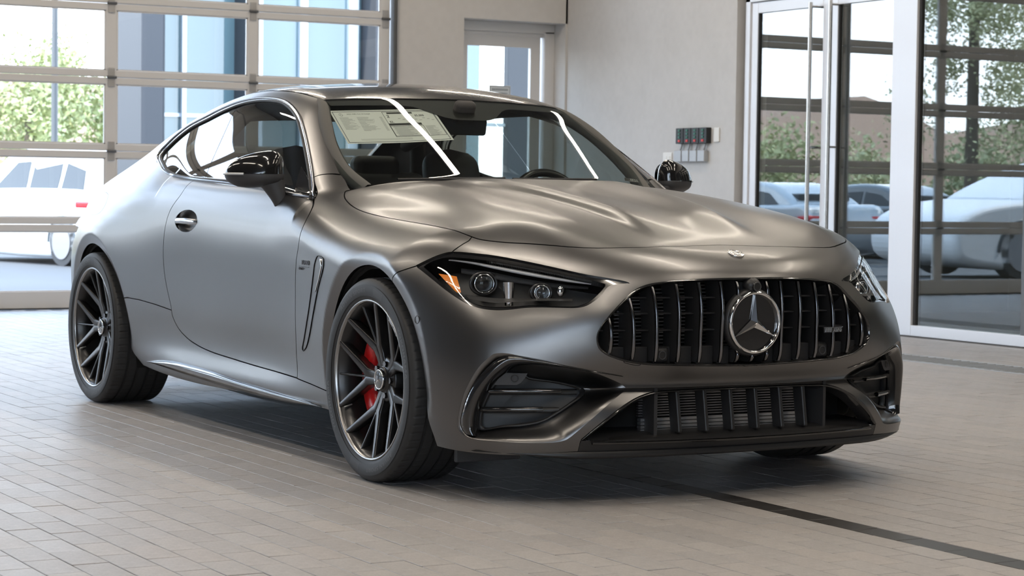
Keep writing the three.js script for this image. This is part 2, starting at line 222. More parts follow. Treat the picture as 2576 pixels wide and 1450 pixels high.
// wall with the switch boxes and the glazed front of the showroom
const zB = (px) => onPlane(px, 300, 'x', XB).z;
{ const w = struct('wall_right', 'plain plastered wall with the door controls', 'wall'); const P = (n, ...a) => mesh(n, uvm(box(...a)), M.plaster, w);
  P('wall_face', XB, XB + 0.3, 0, HC, ZA - 0.3, zB(1850)); P('wall_face', XB, XB + 0.3, 3.35, HC, zB(1850), ZF); P('wall_face', XB, XB + 0.3, 0, 3.35, 9.0, ZF); }
{ const g = struct('window_1', 'pale metal framed glass front of the showroom', 'glass front'); const X0 = XB + 0.05, X1 = XB + 0.13, Y1 = 3.35; const F = (n, z0, z1, y0, y1) => mesh(n, rbox(X0, X1, y0, y1, z0, z1, 0.004), M.alumWhite, g);
  const z0 = zB(1858), za = zB(2243), zb = zB(2288), zc = zB(2562); F('frame', z0, z0 + 0.06, 0, Y1); F('frame', za, zb, 0, Y1); F('frame', z0, za, 2.49, 2.58);
  F('frame', zb, 9.0, 0.0, 0.075); F('frame', z0, 9, Y1 - 0.06, Y1); const mull = [zc]; for (let z = zc + 1.35; z < 8.8; z += 1.35) mull.push(z);
  mull.forEach((z, i) => mesh('mullion', rbox(X0 + 0.01, X1 - 0.01, 0.07, Y1, z, z + 0.05, 0.003), i ? M.alumWhite : M.darkSteel, g)); const ms = [zb, ...mull, 8.95];
  for (let i = 0; i < ms.length - 1; i++) mesh('pane', box(X0 + 0.035, X0 + 0.045, 0.07, Y1 - 0.05, ms[i] + (i ? 0.045 : -0.005), ms[i + 1] + 0.005), M.coated, g); mesh('pane', box(X0 + 0.035, X0 + 0.045, 2.575, Y1 - 0.05, z0 + 0.055, za + 0.005), M.coated, g);
  mesh('pane_gasket', box(X0 + 0.02, X0 + 0.05, 0.075, Y1, zb - 0.002, zb + 0.022), M.rubber, g);
  const leaf = (n, label, s0, s1, hz) => { const d = struct('door_' + n, label, 'door'); const st = 0.085; const L = (nm, a, b, c, e) => mesh(nm, rbox(X0 + 0.015, X1 - 0.015, c, e, a, b, 0.004), M.alumWhite, d); L('door_stile', s0, s0 + st, 0.01, 2.485); L('door_stile', s1 - st, s1, 0.01, 2.485); L('door_rail', s0 + st, s1 - st, 2.40, 2.485); L('door_rail', s0 + st, s1 - st, 0.01, 0.2); mesh('pane', box(X0 + 0.035, X0 + 0.043, 0.19, 2.41, s0 + st - 0.005, s1 - st + 0.005), M.coated, d);
    mesh('pane_gasket', box(X0 + 0.02, X0 + 0.046, 0.2, 2.40, s0 + st, s0 + st + 0.012), M.rubber, d);
    const hx = X0 - 0.05, h = mesh('door_handle', new THREE.CylinderGeometry(0.016, 0.016, 2.1, 20).translate(hx, 1.38, hz), M.steel, d); for (const y of [0.45, 1.345, 2.40]) mesh('handle_mount', new THREE.CylinderGeometry(0.009, 0.009, 0.09, 12).rotateZ(Math.PI / 2).translate(hx + 0.045, y, hz), M.steel, h); return d; };
  const zm = (zB(2028) + zB(2085)) / 2 + 0.05; leaf(4, 'glass leaf of the double door next to the plain wall', z0 + 0.06, zm - 0.003, zm - 0.16); leaf(5, 'glass leaf of the double door next to the wide fixed pane', zm + 0.003, za, zm + 0.08); }
// showroom behind the glass: floor, back wall, low light only through the glass
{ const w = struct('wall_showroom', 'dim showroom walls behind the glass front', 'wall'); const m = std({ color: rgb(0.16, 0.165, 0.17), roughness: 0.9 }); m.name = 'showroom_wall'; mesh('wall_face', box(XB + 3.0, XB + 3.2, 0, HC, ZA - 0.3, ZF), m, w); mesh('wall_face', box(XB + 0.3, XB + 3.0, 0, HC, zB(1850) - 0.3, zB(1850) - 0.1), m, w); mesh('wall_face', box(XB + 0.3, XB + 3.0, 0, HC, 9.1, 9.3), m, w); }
{ const w = struct('wall_left', 'dark grey panelled left wall of the bay', 'wall'); mesh('wall_face', uvm(box(XL - 0.3, XL, 0, HC, ZA - 0.3, ZF + 0.3)), M.wallDark, w);
  const f = struct('wall_front', 'dark grey wall behind the camera', 'wall'); const t = ZF + 0.3; for (const a of [[XL, EX0, 0, HC, ZF, t], [EX0, EX1, DT, HC, ZF, t], [EX1, XB + 3.2, 0, HC, ZF, t]]) mesh('wall_face', uvm(box(...a)), M.wallDark, f);
  const c = struct('ceiling', 'dark grey ceiling above the slim light strips', 'ceiling'); mesh('ceiling_slab', box(XL - 0.3, XB + 3.2, HC, HC + 0.3, ZA - 0.4, ZF + 0.4), M.ceiling, c); }
// light strips under the ceiling
{ const tpl = thing('strip_light', 'long slim warm white strip light under the ceiling', 'strip light', 'ceiling strip lights'); mesh('strip_housing', rbox(-0.045, 0.045, 0.012, 0.06, -1.42, 1.42, 0.004), M.alumWhite, tpl); mesh('strip_diffuser', box(-0.04, 0.04, 0, 0.0118, -1.41, 1.41), M.led, tpl);
  const spots = []; for (const x of [-4.25, -1.5, 1.28, 4.05]) for (const z of [-5.85, -1.95, 1.95, 5.85]) spots.push([x, z]);
  spots.forEach(([x, z], i) => { const o = i ? tpl.clone() : tpl; if (i) { o.name = 'strip_light_' + String(i).padStart(3, '0'); scene.add(o); } o.position.set(x, HC - 0.061, z);
    const l = new THREE.RectAreaLight(LEDC, LED, 0.08, 2.82); l.position.set(x, HC - 0.064, z); l.lookAt(x, 0, z); scene.add(l); }); }
// door controls and switch plate on the wall
{ const y0 = 1.39, y1 = 1.518; const zs4 = [1712, 1732, 1751, 1771, 1791].map(zB), which = ['fourth', 'third', 'second', 'first'];
  const mk = (k) => { const o = thing('door_control', `black push button station on the wall, ${which[k]} counted from the white blank plate`, 'control box', 'door controls on the wall'); const za = zs4[k] + 0.004, zb = zs4[k + 1] - 0.004; mesh('control_case', rbox(XB - 0.05, XB, y0, y1, za, zb, 0.005), M.blackPlastic, o); const zc = (za + zb) / 2; for (const [y, m] of [[1.497, M.green], [1.47, M.green], [1.443, M.green], [1.413, M.redBtn]]) mesh('push_button', rbox(XB - 0.056, XB - 0.049, y - 0.009, y + 0.009, zc - 0.014, zc + 0.014, 0.003), m, o);
    const b = thing('junction_box', `small grey junction box under the black stations, ${which[k]} counted from the glass double door`, 'junction box', 'grey boxes under the door controls'); mesh('box_case', rbox(XB - 0.045, XB, 1.243, 1.335, za - 0.03, zb - 0.035, 0.006), M.greyBox, b); mesh('conduit', new THREE.TubeGeometry(new THREE.CatmullRomCurve3([V3(XB - 0.02, 1.389, zc), V3(XB - 0.022, 1.36, zc - 0.01), V3(XB - 0.02, 1.33, zc - 0.03)]), 10, 0.008, 8), M.greyBox, b);
    if (k) { o.name += '_00' + k; b.name += '_00' + k; } };
  for (let k = 0; k < 4; k++) mk(k);
  const p = thing('blank_plate', 'white rectangular blank plate right of the push button stations', 'wall plate'); mesh('plate', rbox(XB - 0.012, XB, 1.40, 1.515, zB(1799), zB(1812), 0.004), M.whitePlastic, p);
  const s = thing('light_switch', 'cream light switch plate below and left of the control boxes', 'switch'); mesh('plate', rbox(XB - 0.008, XB, 1.20, 1.322, zB(1671), zB(1693), 0.003), M.whitePlastic, s); for (const k of [0, 1]) mesh('rocker', rbox(XB - 0.013, XB - 0.007, 1.23, 1.292, lerp(zB(1671), zB(1693), 0.18 + 0.36 * k), lerp(zB(1671), zB(1693), 0.46 + 0.36 * k), 0.002), M.whitePlastic, s); }
const NZ = 420, NPHI = 400, NNOSE = 170;
// ------------------------------------------------------------------ the car's skin as one smooth surface
// s = distance from the car's middle plane, y = height, z = forward
const zS = [-2.5, -2.2, -1.9, -1.44, -1.0, -0.6, 0, 0.6, 1.0, 1.44, 1.85, 2.15];
const sideW = field(zS, [0.14, 0.22, 0.30, 0.45, 0.60, 0.73, 0.82, 0.90, 0.97, 1.05], [
  [0.52, 0.70, 0.82, 0.87, 0.855, 0.845, 0.845, 0.850, 0.865, 0.90, 0.89, 0.86],
  [0.54, 0.74, 0.85, 0.90, 0.897, 0.897, 0.897, 0.897, 0.903, 0.925, 0.918, 0.87],
  [0.56, 0.76, 0.875, 0.925, 0.912, 0.889, 0.886, 0.889, 0.911, 0.943, 0.937, 0.88],
  [0.58, 0.78, 0.893, 0.950, 0.932, 0.899, 0.896, 0.899, 0.926, 0.960, 0.953, 0.89],
  [0.58, 0.785, 0.900, 0.965, 0.944, 0.911, 0.908, 0.911, 0.934, 0.966, 0.956, 0.89],
  [0.57, 0.77, 0.887, 0.968, 0.947, 0.918, 0.915, 0.918, 0.936, 0.968, 0.946, 0.88],
  [0.55, 0.73, 0.852, 0.948, 0.936, 0.916, 0.912, 0.912, 0.922, 0.940, 0.905, 0.85],
  [0.52, 0.69, 0.812, 0.905, 0.910, 0.900, 0.894, 0.888, 0.882, 0.870, 0.84, 0.80],
  [0.48, 0.64, 0.760, 0.850, 0.872, 0.868, 0.858, 0.850, 0.835, 0.79, 0.75, 0.72],
  [0.42, 0.56, 0.670, 0.760, 0.805, 0.812, 0.806, 0.795, 0.765, 0.69, 0.65, 0.62]], 64, 48);
const sF = [-0.4, -0.2, 0, 0.2, 0.4, 0.55, 0.7, 0.8, 0.88, 0.95], mir = (r) => [r[2], r[1], ...r];
const frontZ = field(sF, [0.14, 0.22, 0.32, 0.38, 0.44, 0.52, 0.62, 0.70, 0.78, 0.86], [
  [2.25, 2.245, 2.23, 2.205, 2.15, 2.08, 1.99, 1.86],
  [2.295, 2.29, 2.27, 2.24, 2.18, 2.11, 2.02, 1.89],
  [2.308, 2.302, 2.276, 2.238, 2.17, 2.10, 2.02, 1.90],
  [2.278, 2.270, 2.246, 2.211, 2.158, 2.095, 2.018, 1.90],
  [2.310, 2.301, 2.272, 2.227, 2.155, 2.088, 2.012, 1.895],
  [2.318, 2.308, 2.281, 2.236, 2.15, 2.075, 1.99, 1.87],
  [2.32, 2.31, 2.27, 2.215, 2.11, 2.02, 1.93, 1.80],
  [2.315, 2.30, 2.245, 2.165, 2.045, 1.95, 1.855, 1.74],
  [2.29, 2.27, 2.20, 2.105, 1.975, 1.88, 1.78, 1.67],
  [2.20, 2.18, 2.11, 2.01, 1.88, 1.79, 1.70, 1.60]].map(mir), 48, 64);
const sH = [-0.4, -0.2, 0, 0.2, 0.4, 0.6, 0.75, 0.85, 0.95];
const topY0 = field(sH, [-2.55, -2.3, -2.0, -1.6, -1.0, 0, 0.6, 0.9, 1.1, 1.35, 1.6, 1.85, 2.0, 2.1, 2.2, 2.3], [
  [0.93, 0.93, 0.92, 0.90, 0.88, 0.85, 0.8], [1.00, 1.00, 0.99, 0.97, 0.95, 0.92, 0.88], [1.04, 1.04, 1.03, 1.01, 0.99, 0.96, 0.92],
  [1.07, 1.07, 1.06, 1.05, 1.03, 1.00, 0.97], [1.07, 1.07, 1.07, 1.06, 1.04, 1.02, 0.99], [1.02, 1.02, 1.02, 1.02, 1.01, 0.995, 0.97],
  [1.04, 1.04, 1.03, 1.01, 0.985, 0.96, 0.92], [1.03, 1.028, 1.018, 0.990, 0.945, 0.90, 0.83], [1.018, 1.016, 1.004, 0.972, 0.925, 0.878, 0.80],
  [0.992, 0.990, 0.978, 0.948, 0.905, 0.862, 0.785], [0.955, 0.953, 0.943, 0.918, 0.883, 0.845, 0.775], [0.905, 0.904, 0.896, 0.876, 0.846, 0.808, 0.74],
  [0.858, 0.857, 0.851, 0.836, 0.81, 0.772, 0.70], [0.824, 0.823, 0.818, 0.804, 0.778, 0.74, 0.67], [0.800, 0.799, 0.794, 0.78, 0.755, 0.715, 0.65],
  [0.775, 0.774, 0.769, 0.755, 0.73, 0.69, 0.62]].map(mir), 40, 80);
// two raised ridges of the bonnet run forward and together
const topY = (s, z) => { let h = topY0(s, z); if (z > 0.7) { const c = lerp(0.30, 0.20, clamp((z - 0.9) / 1.1, 0, 1)), u = s - c, on = sstep(0.75, 1.1, z) * (1 - sstep(1.75, 2.08, z));
  h += on * (0.014 * (1 - sstep(-0.03, 0.035, u)) * sstep(-0.22, -0.02, u) - 0.010 * sstep(0.0, 0.05, u) * (1 - sstep(0.05, 0.22, u)));
  const e = s - lerp(0.645, 0.545, clamp((z - 0.9) / 1.15, 0, 1)), oe = sstep(0.72, 1.0, z) * (1 - sstep(1.85, 2.1, z)); h += oe * 0.012 * (e < 0 ? sstep(-0.26, 0, e) : 1 - sstep(0, 0.15, e)); } return h; };
const cabinW = field([-2.2, -1.8, -1.4, -1.0, -0.5, 0, 0.5, 0.95], [0.88, 1.0, 1.1, 1.2, 1.3, 1.4], [
  [0.70, 0.80, 0.852, 0.868, 0.872, 0.872, 0.868, 0.85], [0.60, 0.72, 0.785, 0.808, 0.818, 0.820, 0.814, 0.79], [0.52, 0.65, 0.722, 0.750, 0.762, 0.764, 0.757, 0.73],
  [0.43, 0.57, 0.652, 0.686, 0.700, 0.703, 0.695, 0.66], [0.34, 0.49, 0.582, 0.620, 0.638, 0.642, 0.632, 0.59], [0.25, 0.41, 0.512, 0.553, 0.574, 0.578, 0.568, 0.52]], 40, 32);
const roofC = spline([-2.6, -2.2, -1.95, -1.7, -1.4, -1.1, -0.8, -0.5, -0.25, 0, 0.13, 0.2, 0.25, 0.32, 0.45, 0.667, 0.95, 1.2], [0.90, 0.985, 1.035, 1.115, 1.235, 1.332, 1.397, 1.428, 1.435, 1.419, 1.397, 1.377, 1.354, 1.318, 1.250, 1.130, 0.962, 0.80]);
const roofK = spline([-2.6, -0.3, 0.2, 0.667, 1.2], [0.12, 0.11, 0.17, 0.22, 0.24]);
const ARCH = [[1.4375, 0.345, 0.388], [-1.4375, 0.342, 0.382]];
const soft = (x) => x <= 0 ? 0 : x < 0.18 ? x * x / 0.36 : Math.min(x - 0.09, 1.4);
function sideS(z, y) {
  let w = sideW(z, y);
  if (z > 0.4 && z < 1.6 && y > 0.65) { const v = y - lerp(0.872, 0.815, clamp((z - 0.75) / 0.6, 0, 1)); w += 0.008 * sstep(0.45, 0.8, z) * (1 - sstep(1.15, 1.5, z)) * (v > 0 ? 1 - sstep(0, 0.08, v) : sstep(-0.13, 0, v)); }
  for (const [cz, cy, r0] of ARCH) { const dz = z - cz; if (dz < 0.5 && dz > -0.5 && y > 0.2) { const r = Math.hypot(dz, y - cy); w -= 0.021 * soft((r0 + 0.048 - r) / 0.05) * sstep(0.22, 0.34, y); } }
  return w;
}
const lowerBody = (s, y, z) => {
  let b = smax(s - sideS(z, y), (y - topY(s, z)) * 0.95, z > -0.8 && z < 0.7 ? 0.03 : 0.07);
  if (z > 1.2) b = smax(b, (z - frontZ(s, y)) * 0.9, 0.09);
  if (z < -1.6) b = smax(b, -z - 2.50 + 0.25 * s * s + (y - 0.6) * (y - 0.6) * 0.5, 0.15);
  return b;
};
const cabin = (s, y, z) => smax((s - cabinW(z, y)) * 0.88, (y - roofC(z) + roofK(z) * s * s) * 0.88, 0.085);
function skin(s, y, z) {
  let b = lowerBody(s, y, z);
  if (z < 1.2 && y > 0.78) b = smin(b, cabin(s, y, z), lerp(0.10, 0.012, sstep(-1.1, -0.55, z)) * sstep(0.78, 0.93, y) + 0.001);
  return b;
}
// below 0 where the cabin (not the lower body) forms the skin
const isCabin = (s, y, z) => cabin(s, y, z) - lowerBody(s, y, z);
// where a photo pixel meets the skin (near side), as a point on the half model (s, y, z)
function hit(px, py, off = 0) {
  const d = rayDir(px, py).normalize(); let t = 4.2, last = t;
  const g = (t) => skin(Math.abs(CAM.x + d.x * t), CAM.y + d.y * t, CAM.z + d.z * t) - off;
  let v = g(t);
  for (; t < 12; ) { const st = clamp(Math.abs(v) * 0.5, 0.004, 0.1); last = t; t += st; v = g(t); if (v < 0) break; }
  let a = last, b = t; for (let i = 0; i < 30; i++) { const m = (a + b) / 2; if (g(m) < 0) b = m; else a = m; }
  return V3(-(CAM.x + d.x * b), CAM.y + d.y * b, CAM.z + d.z * b);
}
const grad = (s, y, z, o = V3()) => { const e = 0.0025; return o.set(skin(s + e, y, z) - skin(Math.max(s - e, -s - 0.0001 + 0), y, z) , skin(s, y + e, z) - skin(s, y - e, z), skin(s, y, z + e) - skin(s, y, z - e)).normalize(); };
function vgrad(s, y, z, o = V3()) { const e = 0.0025, A = Math.abs; return o.set(skin(A(s + e), y, z) - skin(A(s - e), y, z), skin(s, y + e, z) - skin(s, y - e, z), skin(s, y, z + e) - skin(s, y, z - e)).normalize(); }
// sample the half skin: rays from a spine inside the car, then a fan round the nose
const ZN = 1.45, YC = 0.56;
function sampleSkin(nPhi, zs, nNose) {
  const phis = []; for (let i = 0; i <= nPhi; i++) phis.push(lerp(-90, 90, i / nPhi) * Math.PI / 180);
  const rows = zs.map((z) => ({ z, th: 0 })); for (let i = 1; i <= nNose; i++) rows.push({ z: ZN, th: i / nNose * 1.5 });
  const P = new Float32Array(rows.length * phis.length * 3), N = new Float32Array(P.length), nrm = V3();
  let k = 0;
  for (const r of rows) for (const ph of phis) {
    const ct = Math.cos(r.th), dx = Math.cos(ph) * ct, dy = Math.sin(ph) * ct, dz = Math.sin(r.th);
    let a = 0.02, b = 1.6; const g = (t) => skin(Math.max(dx * t, 0), YC + dy * t, r.z + dz * t);
    let t = 0.25, v = g(t); while (v < 0 && t < 1.6) { a = t; t += 0.04; v = g(t); } b = t;
    for (let i = 0; i < 16; i++) { const m = (a + b) / 2; if (g(m) < 0) a = m; else b = m; }
    t = (a + b) / 2; const s = Math.max(dx * t, 0), y = YC + dy * t, z = r.z + dz * t;
    P[k] = s; P[k + 1] = y; P[k + 2] = z; vgrad(s, y, z, nrm); if (s < 1e-4) nrm.x = 0; N[k] = nrm.x; N[k + 1] = nrm.y; N[k + 2] = nrm.z; k += 3;
  }
  const idx = [], w = phis.length;
  for (let j = 0; j < rows.length - 1; j++) for (let i = 0; i < w - 1; i++) { const q = j * w + i; idx.push(q, q + 1, q + w, q + 1, q + w + 1, q + w); }
  return { P, N, idx };
}
// ------------------------------------------------------------------ cutting the skin into panels
// closed smooth outline through points [u, v, corner?]
function outline(pts, closed = true, per = 6) {
  const out = [], n = pts.length;
  const at = (i) => pts[closed ? (i + n) % n : clamp(i, 0, n - 1)];
  for (let i = 0; i < (closed ? n : n - 1); i++) {
    let p0 = at(i - 1), p1 = at(i), p2 = at(i + 1), p3 = at(i + 2);
    if (p1[2]) p0 = [2 * p1[0] - p2[0], 2 * p1[1] - p2[1]]; if (p2[2]) p3 = [2 * p2[0] - p1[0], 2 * p2[1] - p1[1]];
    const d = (a, b) => Math.max(Math.hypot(a[0] - b[0], a[1] - b[1]), 1e-6) ** 0.5, t0 = 0, t1 = d(p0, p1), t2 = t1 + d(p1, p2), t3 = t2 + d(p2, p3);
    for (let k = 0; k < per; k++) {
      const t = lerp(t1, t2, k / per), L = (a, b, ta, tb) => [a[0] + (b[0] - a[0]) * (t - ta) / (tb - ta), a[1] + (b[1] - a[1]) * (t - ta) / (tb - ta)];
      const A1 = L(p0, p1, t0, t1), A2 = L(p1, p2, t1, t2), A3 = L(p2, p3, t2, t3), B1 = L(A1, A2, t0, t2), B2 = L(A2, A3, t1, t3);
      out.push(L(B1, B2, t1, t2));
    }
  }
  if (!closed) out.push(pts[n - 1].slice(0, 2));
  return out;
}
// signed distance to a closed polygon, negative inside
function polySD(poly) {
  let x0 = 1e9, x1 = -1e9, y0 = 1e9, y1 = -1e9; for (const p of poly) { x0 = Math.min(x0, p[0]); x1 = Math.max(x1, p[0]); y0 = Math.min(y0, p[1]); y1 = Math.max(y1, p[1]); }
  const n = poly.length;
  return (x, y) => {
    const bx = Math.max(x0 - x, x - x1, y0 - y, y - y1); if (bx > 0.06) return bx;
    let d = 1e9, c = false;
    for (let i = 0, j = n - 1; i < n; j = i++) {
      const ax = poly[j][0], ay = poly[j][1], ex = poly[i][0] - ax, ey = poly[i][1] - ay, wx = x - ax, wy = y - ay;
      const t = clamp((wx * ex + wy * ey) / (ex * ex + ey * ey + 1e-12), 0, 1), dx = wx - ex * t, dy = wy - ey * t; d = Math.min(d, dx * dx + dy * dy);
      if ((poly[i][1] > y) !== (ay > y) && x < ex * (y - ay) / ey + ax) c = !c;
    }
    return c ? -Math.sqrt(d) : Math.sqrt(d);
  };
}
// keep the part of mesh m where f(s,y,z) < lim; cut edges are remembered for the flange
function keep(m, f, lim, sign = 1) {
  const { P, N, idx } = m, nv = P.length / 3, d = new Float32Array(nv);
  for (let i = 0; i < nv; i++) d[i] = sign * f(P[3 * i], P[3 * i + 1], P[3 * i + 2]) - lim;
  const map = new Int32Array(nv).fill(-1), oP = [], oN = [], oi = [], cutKey = new Map(), edges = [];
  const v = (i) => { if (map[i] < 0) { map[i] = oP.length / 3; oP.push(P[3 * i], P[3 * i + 1], P[3 * i + 2]); oN.push(N[3 * i], N[3 * i + 1], N[3 * i + 2]); } return map[i]; };
  const x = (a, b) => {
    if (a > b) { const t = a; a = b; b = t; } const key = a * nv + b; let r = cutKey.get(key); if (r !== undefined) return r;
    const t = d[a] / (d[a] - d[b]); r = oP.length / 3; let L = 0; const nn = [];
    for (let c = 0; c < 3; c++) { oP.push(P[3 * a + c] + (P[3 * b + c] - P[3 * a + c]) * t); nn[c] = N[3 * a + c] + (N[3 * b + c] - N[3 * a + c]) * t; L += nn[c] * nn[c]; }
    L = Math.sqrt(L) || 1; oN.push(nn[0] / L, nn[1] / L, nn[2] / L); cutKey.set(key, r); return r;
  };
  for (let k = 0; k < idx.length; k += 3) {
    const t = [idx[k], idx[k + 1], idx[k + 2]], ins = t.map((i) => d[i] < 0), c = ins[0] + ins[1] + ins[2];
    if (c === 3) oi.push(v(t[0]), v(t[1]), v(t[2]));
    else if (c === 1) { const o = ins.indexOf(true), a = t[o], b = t[(o + 1) % 3], e = t[(o + 2) % 3], p = x(a, b), q = x(a, e); oi.push(v(a), p, q); edges.push([p, q]); }
    else if (c === 2) { const o = ins.indexOf(false), a = t[o], b = t[(o + 1) % 3], e = t[(o + 2) % 3], p = x(a, b), q = x(a, e); oi.push(p, v(b), v(e), p, v(e), q); edges.push([q, p]); }
  }
  // remember earlier cut edges that survive (split ones are dropped)
  const old = (m.edges || []).filter(([a, b]) => map[a] >= 0 && map[b] >= 0).map(([a, b]) => [map[a], map[b]]);
  return { P: oP, N: oN, idx: oi, edges: old.concat(edges) };
}
const split = (m, f, gap = 0.004) => [keep(m, f, -gap / 2), keep(m, f, -gap / 2, -1)];
// turn a half panel into geometry, with a folded-in flange along its cut edges; side = -1 near (right), +1 far (left)
function panelGeo(m, side, depth = 0.014) {
  const P = [], N = [], id = [];
  const nv = m.P.length / 3;
  for (let i = 0; i < nv; i++) { P.push(m.P[3 * i] * side, m.P[3 * i + 1], m.P[3 * i + 2]); N.push(m.N[3 * i] * side, m.N[3 * i + 1], m.N[3 * i + 2]); }
  const tri = (a, b, c) => side > 0 ? id.push(a, b, c) : id.push(b, a, c);
  for (let k = 0; k < m.idx.length; k += 3) tri(m.idx[k], m.idx[k + 1], m.idx[k + 2]);
  if (depth) for (const [a, b] of m.edges || []) {
    const A = V3(P[3 * a], P[3 * a + 1], P[3 * a + 2]), B = V3(P[3 * b], P[3 * b + 1], P[3 * b + 2]), na = V3(N[3 * a], N[3 * a + 1], N[3 * a + 2]), nb = V3(N[3 * b], N[3 * b + 1], N[3 * b + 2]);
    const C = A.clone().addScaledVector(na, -depth), D = B.clone().addScaledVector(nb, -depth), fn = B.clone().sub(A).cross(na).multiplyScalar(side).normalize(), o = P.length / 3;
    for (const q of [A, B, C, D]) { P.push(q.x, q.y, q.z); N.push(fn.x, fn.y, fn.z); }
    tri(o, o + 2, o + 1); tri(o + 1, o + 2, o + 3);
  }
  const g = new THREE.BufferGeometry();
  g.setAttribute('position', new THREE.Float32BufferAttribute(P, 3)); g.setAttribute('normal', new THREE.Float32BufferAttribute(N, 3)); g.setIndex(id);
  return g;
}
// ------------------------------------------------------------------ panel outlines, read from the photograph onto the skin
const H3 = (l) => l.map(([x, y, c]) => { const p = hit(x, y); p.c = c; return p; });
const side2 = (l) => H3(l).map((p) => [p.z, p.y, p.c]);          // seen from the side
const FW = 0.7, front2 = (l) => H3(l).map((p) => [p.x - FW * p.z, p.y, p.c]);   // unrolled round the front corner
const fSide = (poly, ok = () => true) => { const sd = polySD(poly); return (s, y, z) => ok(s, y, z) ? sd(z, y) : 1; };
const fFront = (poly) => { const sd = polySD(poly); return (s, y, z) => z > 1.5 ? sd(s - FW * z, y) : 1; };
const fPlan = (poly, ok = () => true) => { const sd = polySD(poly); return (s, y, z) => ok(s, y, z) ? sd(s, z) : 1; };
const cx = 0; // middle plane
const headPx = [[1044, 669, 1], [1077, 652.6], [1105, 640.7], [1131, 634], [1157, 634], [1192, 637], [1236, 642], [1279, 649], [1344, 662], [1410, 676.5], [1475, 690.7], [1540, 701.5], [1573, 708], [1590, 713.5, 1], [1562, 714.6], [1531, 721], [1514, 742], [1496.5, 757], [1475, 770], [1453, 775], [1410, 775], [1366, 774], [1323, 775], [1279, 780], [1246.5, 781], [1214, 777.6], [1181, 768], [1149, 750], [1116, 726.5], [1083.5, 700], [1057, 679]];
const lensPx = [[1063, 669, 1], [1083.5, 657], [1109.6, 648], [1133.5, 645.7], [1170, 648], [1235.6, 655], [1301, 667], [1366, 679], [1431, 692], [1496.5, 706], [1525, 713.5, 1], [1518, 724], [1496.5, 746], [1475, 761], [1453, 769], [1420, 770], [1366, 768], [1333.5, 767], [1290, 770], [1246.5, 771], [1225, 770], [1192, 762], [1149, 741], [1116, 716], [1083.5, 687]];
const grillePx = [[1843, 699], [1783, 700.6], [1722, 704], [1668, 709], [1631, 715], [1601, 727], [1577, 746.6], [1552.7, 771], [1531.5, 795], [1513, 819], [1502, 840.5], [1500.6, 858.6], [1506, 877], [1522, 892], [1546.6, 902.5], [1577, 911.6], [1631, 919], [1692, 921], [1783, 922], [1858, 921.6]];
const bowlPx = [[1241, 891], [1231, 899], [1208, 920], [1185.5, 953], [1167, 992], [1154.5, 1036], [1150, 1067], [1154.5, 1083.5], [1167, 1096], [1191.7, 1105], [1233, 1111.4], [1285, 1114.5], [1347, 1115.5], [1398.6, 1113.5], [1425.5, 1107], [1446, 1091.7], [1475, 1067], [1512, 1034], [1543.5, 1007], [1570, 984], [1574.5, 976], [1566, 968.6], [1545, 958], [1500, 940], [1430, 922], [1360, 905], [1310, 896], [1270, 889]];
const chinPx = [[1459.4, 1107.7, 1], [1499, 1074.7], [1548.5, 1035], [1585, 1009], [1614.5, 994], [1651, 984], [1697, 980.7], [1796, 975.7], [1870, 973]];
const archF = side2([[820, 934], [822, 872], [832, 817], [848, 763], [867, 724], [890, 693], [917.5, 674], [933, 668], [952, 672], [972, 685], [987, 701], [1011, 748], [1030, 794], [1046, 852], [1057, 911], [1067, 969], [1073, 1027], [1077, 1085]]);
const archR = side2([[188.5, 689], [197, 650], [209, 627], [224, 613], [233, 611], [242, 618], [254, 633], [268.6, 665], [283, 698], [298, 739], [310, 784], [319, 825], [328, 867], [337, 887.6], [357.5, 911]]);
const doorPx = [[789, 503, 1], [787, 520], [775, 545], [762, 572], [752, 610], [746, 650], [743.5, 690], [743, 750], [743, 800], [744.5, 850], [746, 900], [748, 952, 1], [700, 937], [640, 920], [585, 903], [530, 885], [495, 868], [470, 850], [448, 825], [434, 795], [430, 770], [421, 730], [414, 690], [411, 650], [411, 620], [413, 590], [418, 560], [427, 532], [440, 510], [455, 490], [489, 454, 1]];
const dloPx = [[397, 396], [404, 415], [413, 430], [437, 443], [489, 453], [573.5, 463], [650, 475], [717, 487], [790, 499, 1], [787, 446], [776, 375.6], [764.6, 325.6], [753, 291.4], [737, 269], [717, 255], [687, 248.7], [653, 248], [607.6, 256], [562, 273], [516.5, 296], [471, 321], [425.5, 360]];
// ------------------------------------------------------------------ the car
const car = new THREE.Group(); car.name = 'car'; car.userData = { label: 'dark grey satin two-door coupe parked on the tiled floor of the glazed bay', category: 'car' }; scene.add(car);
function part(parent, name, geo, mat, label) { const m = new THREE.Mesh(geo, mat); m.name = name; m.castShadow = m.receiveShadow = true; if (label) m.userData.label = label; parent.add(m); return m; }
function grp(parent, name, label) { const g = new THREE.Group(); g.name = name; if (label) g.userData.label = label; parent.add(g); return g; }
const zs = []; for (let i = 0; i <= NZ; i++) zs.push(lerp(-2.47, ZN, i / NZ));
let rest = sampleSkin(NPHI, zs, NNOSE);
// the lower edge of the bodywork
const botY = spline([-2.5, -1.8, -1.0, -0.9, 0.9, 1.05, 1.85, 2.0, 2.3], [0.24, 0.22, 0.215, 0.205, 0.203, 0.20, 0.165, 0.16, 0.165]);
rest = keep(rest, (s, y, z) => botY(z) - y, 0);
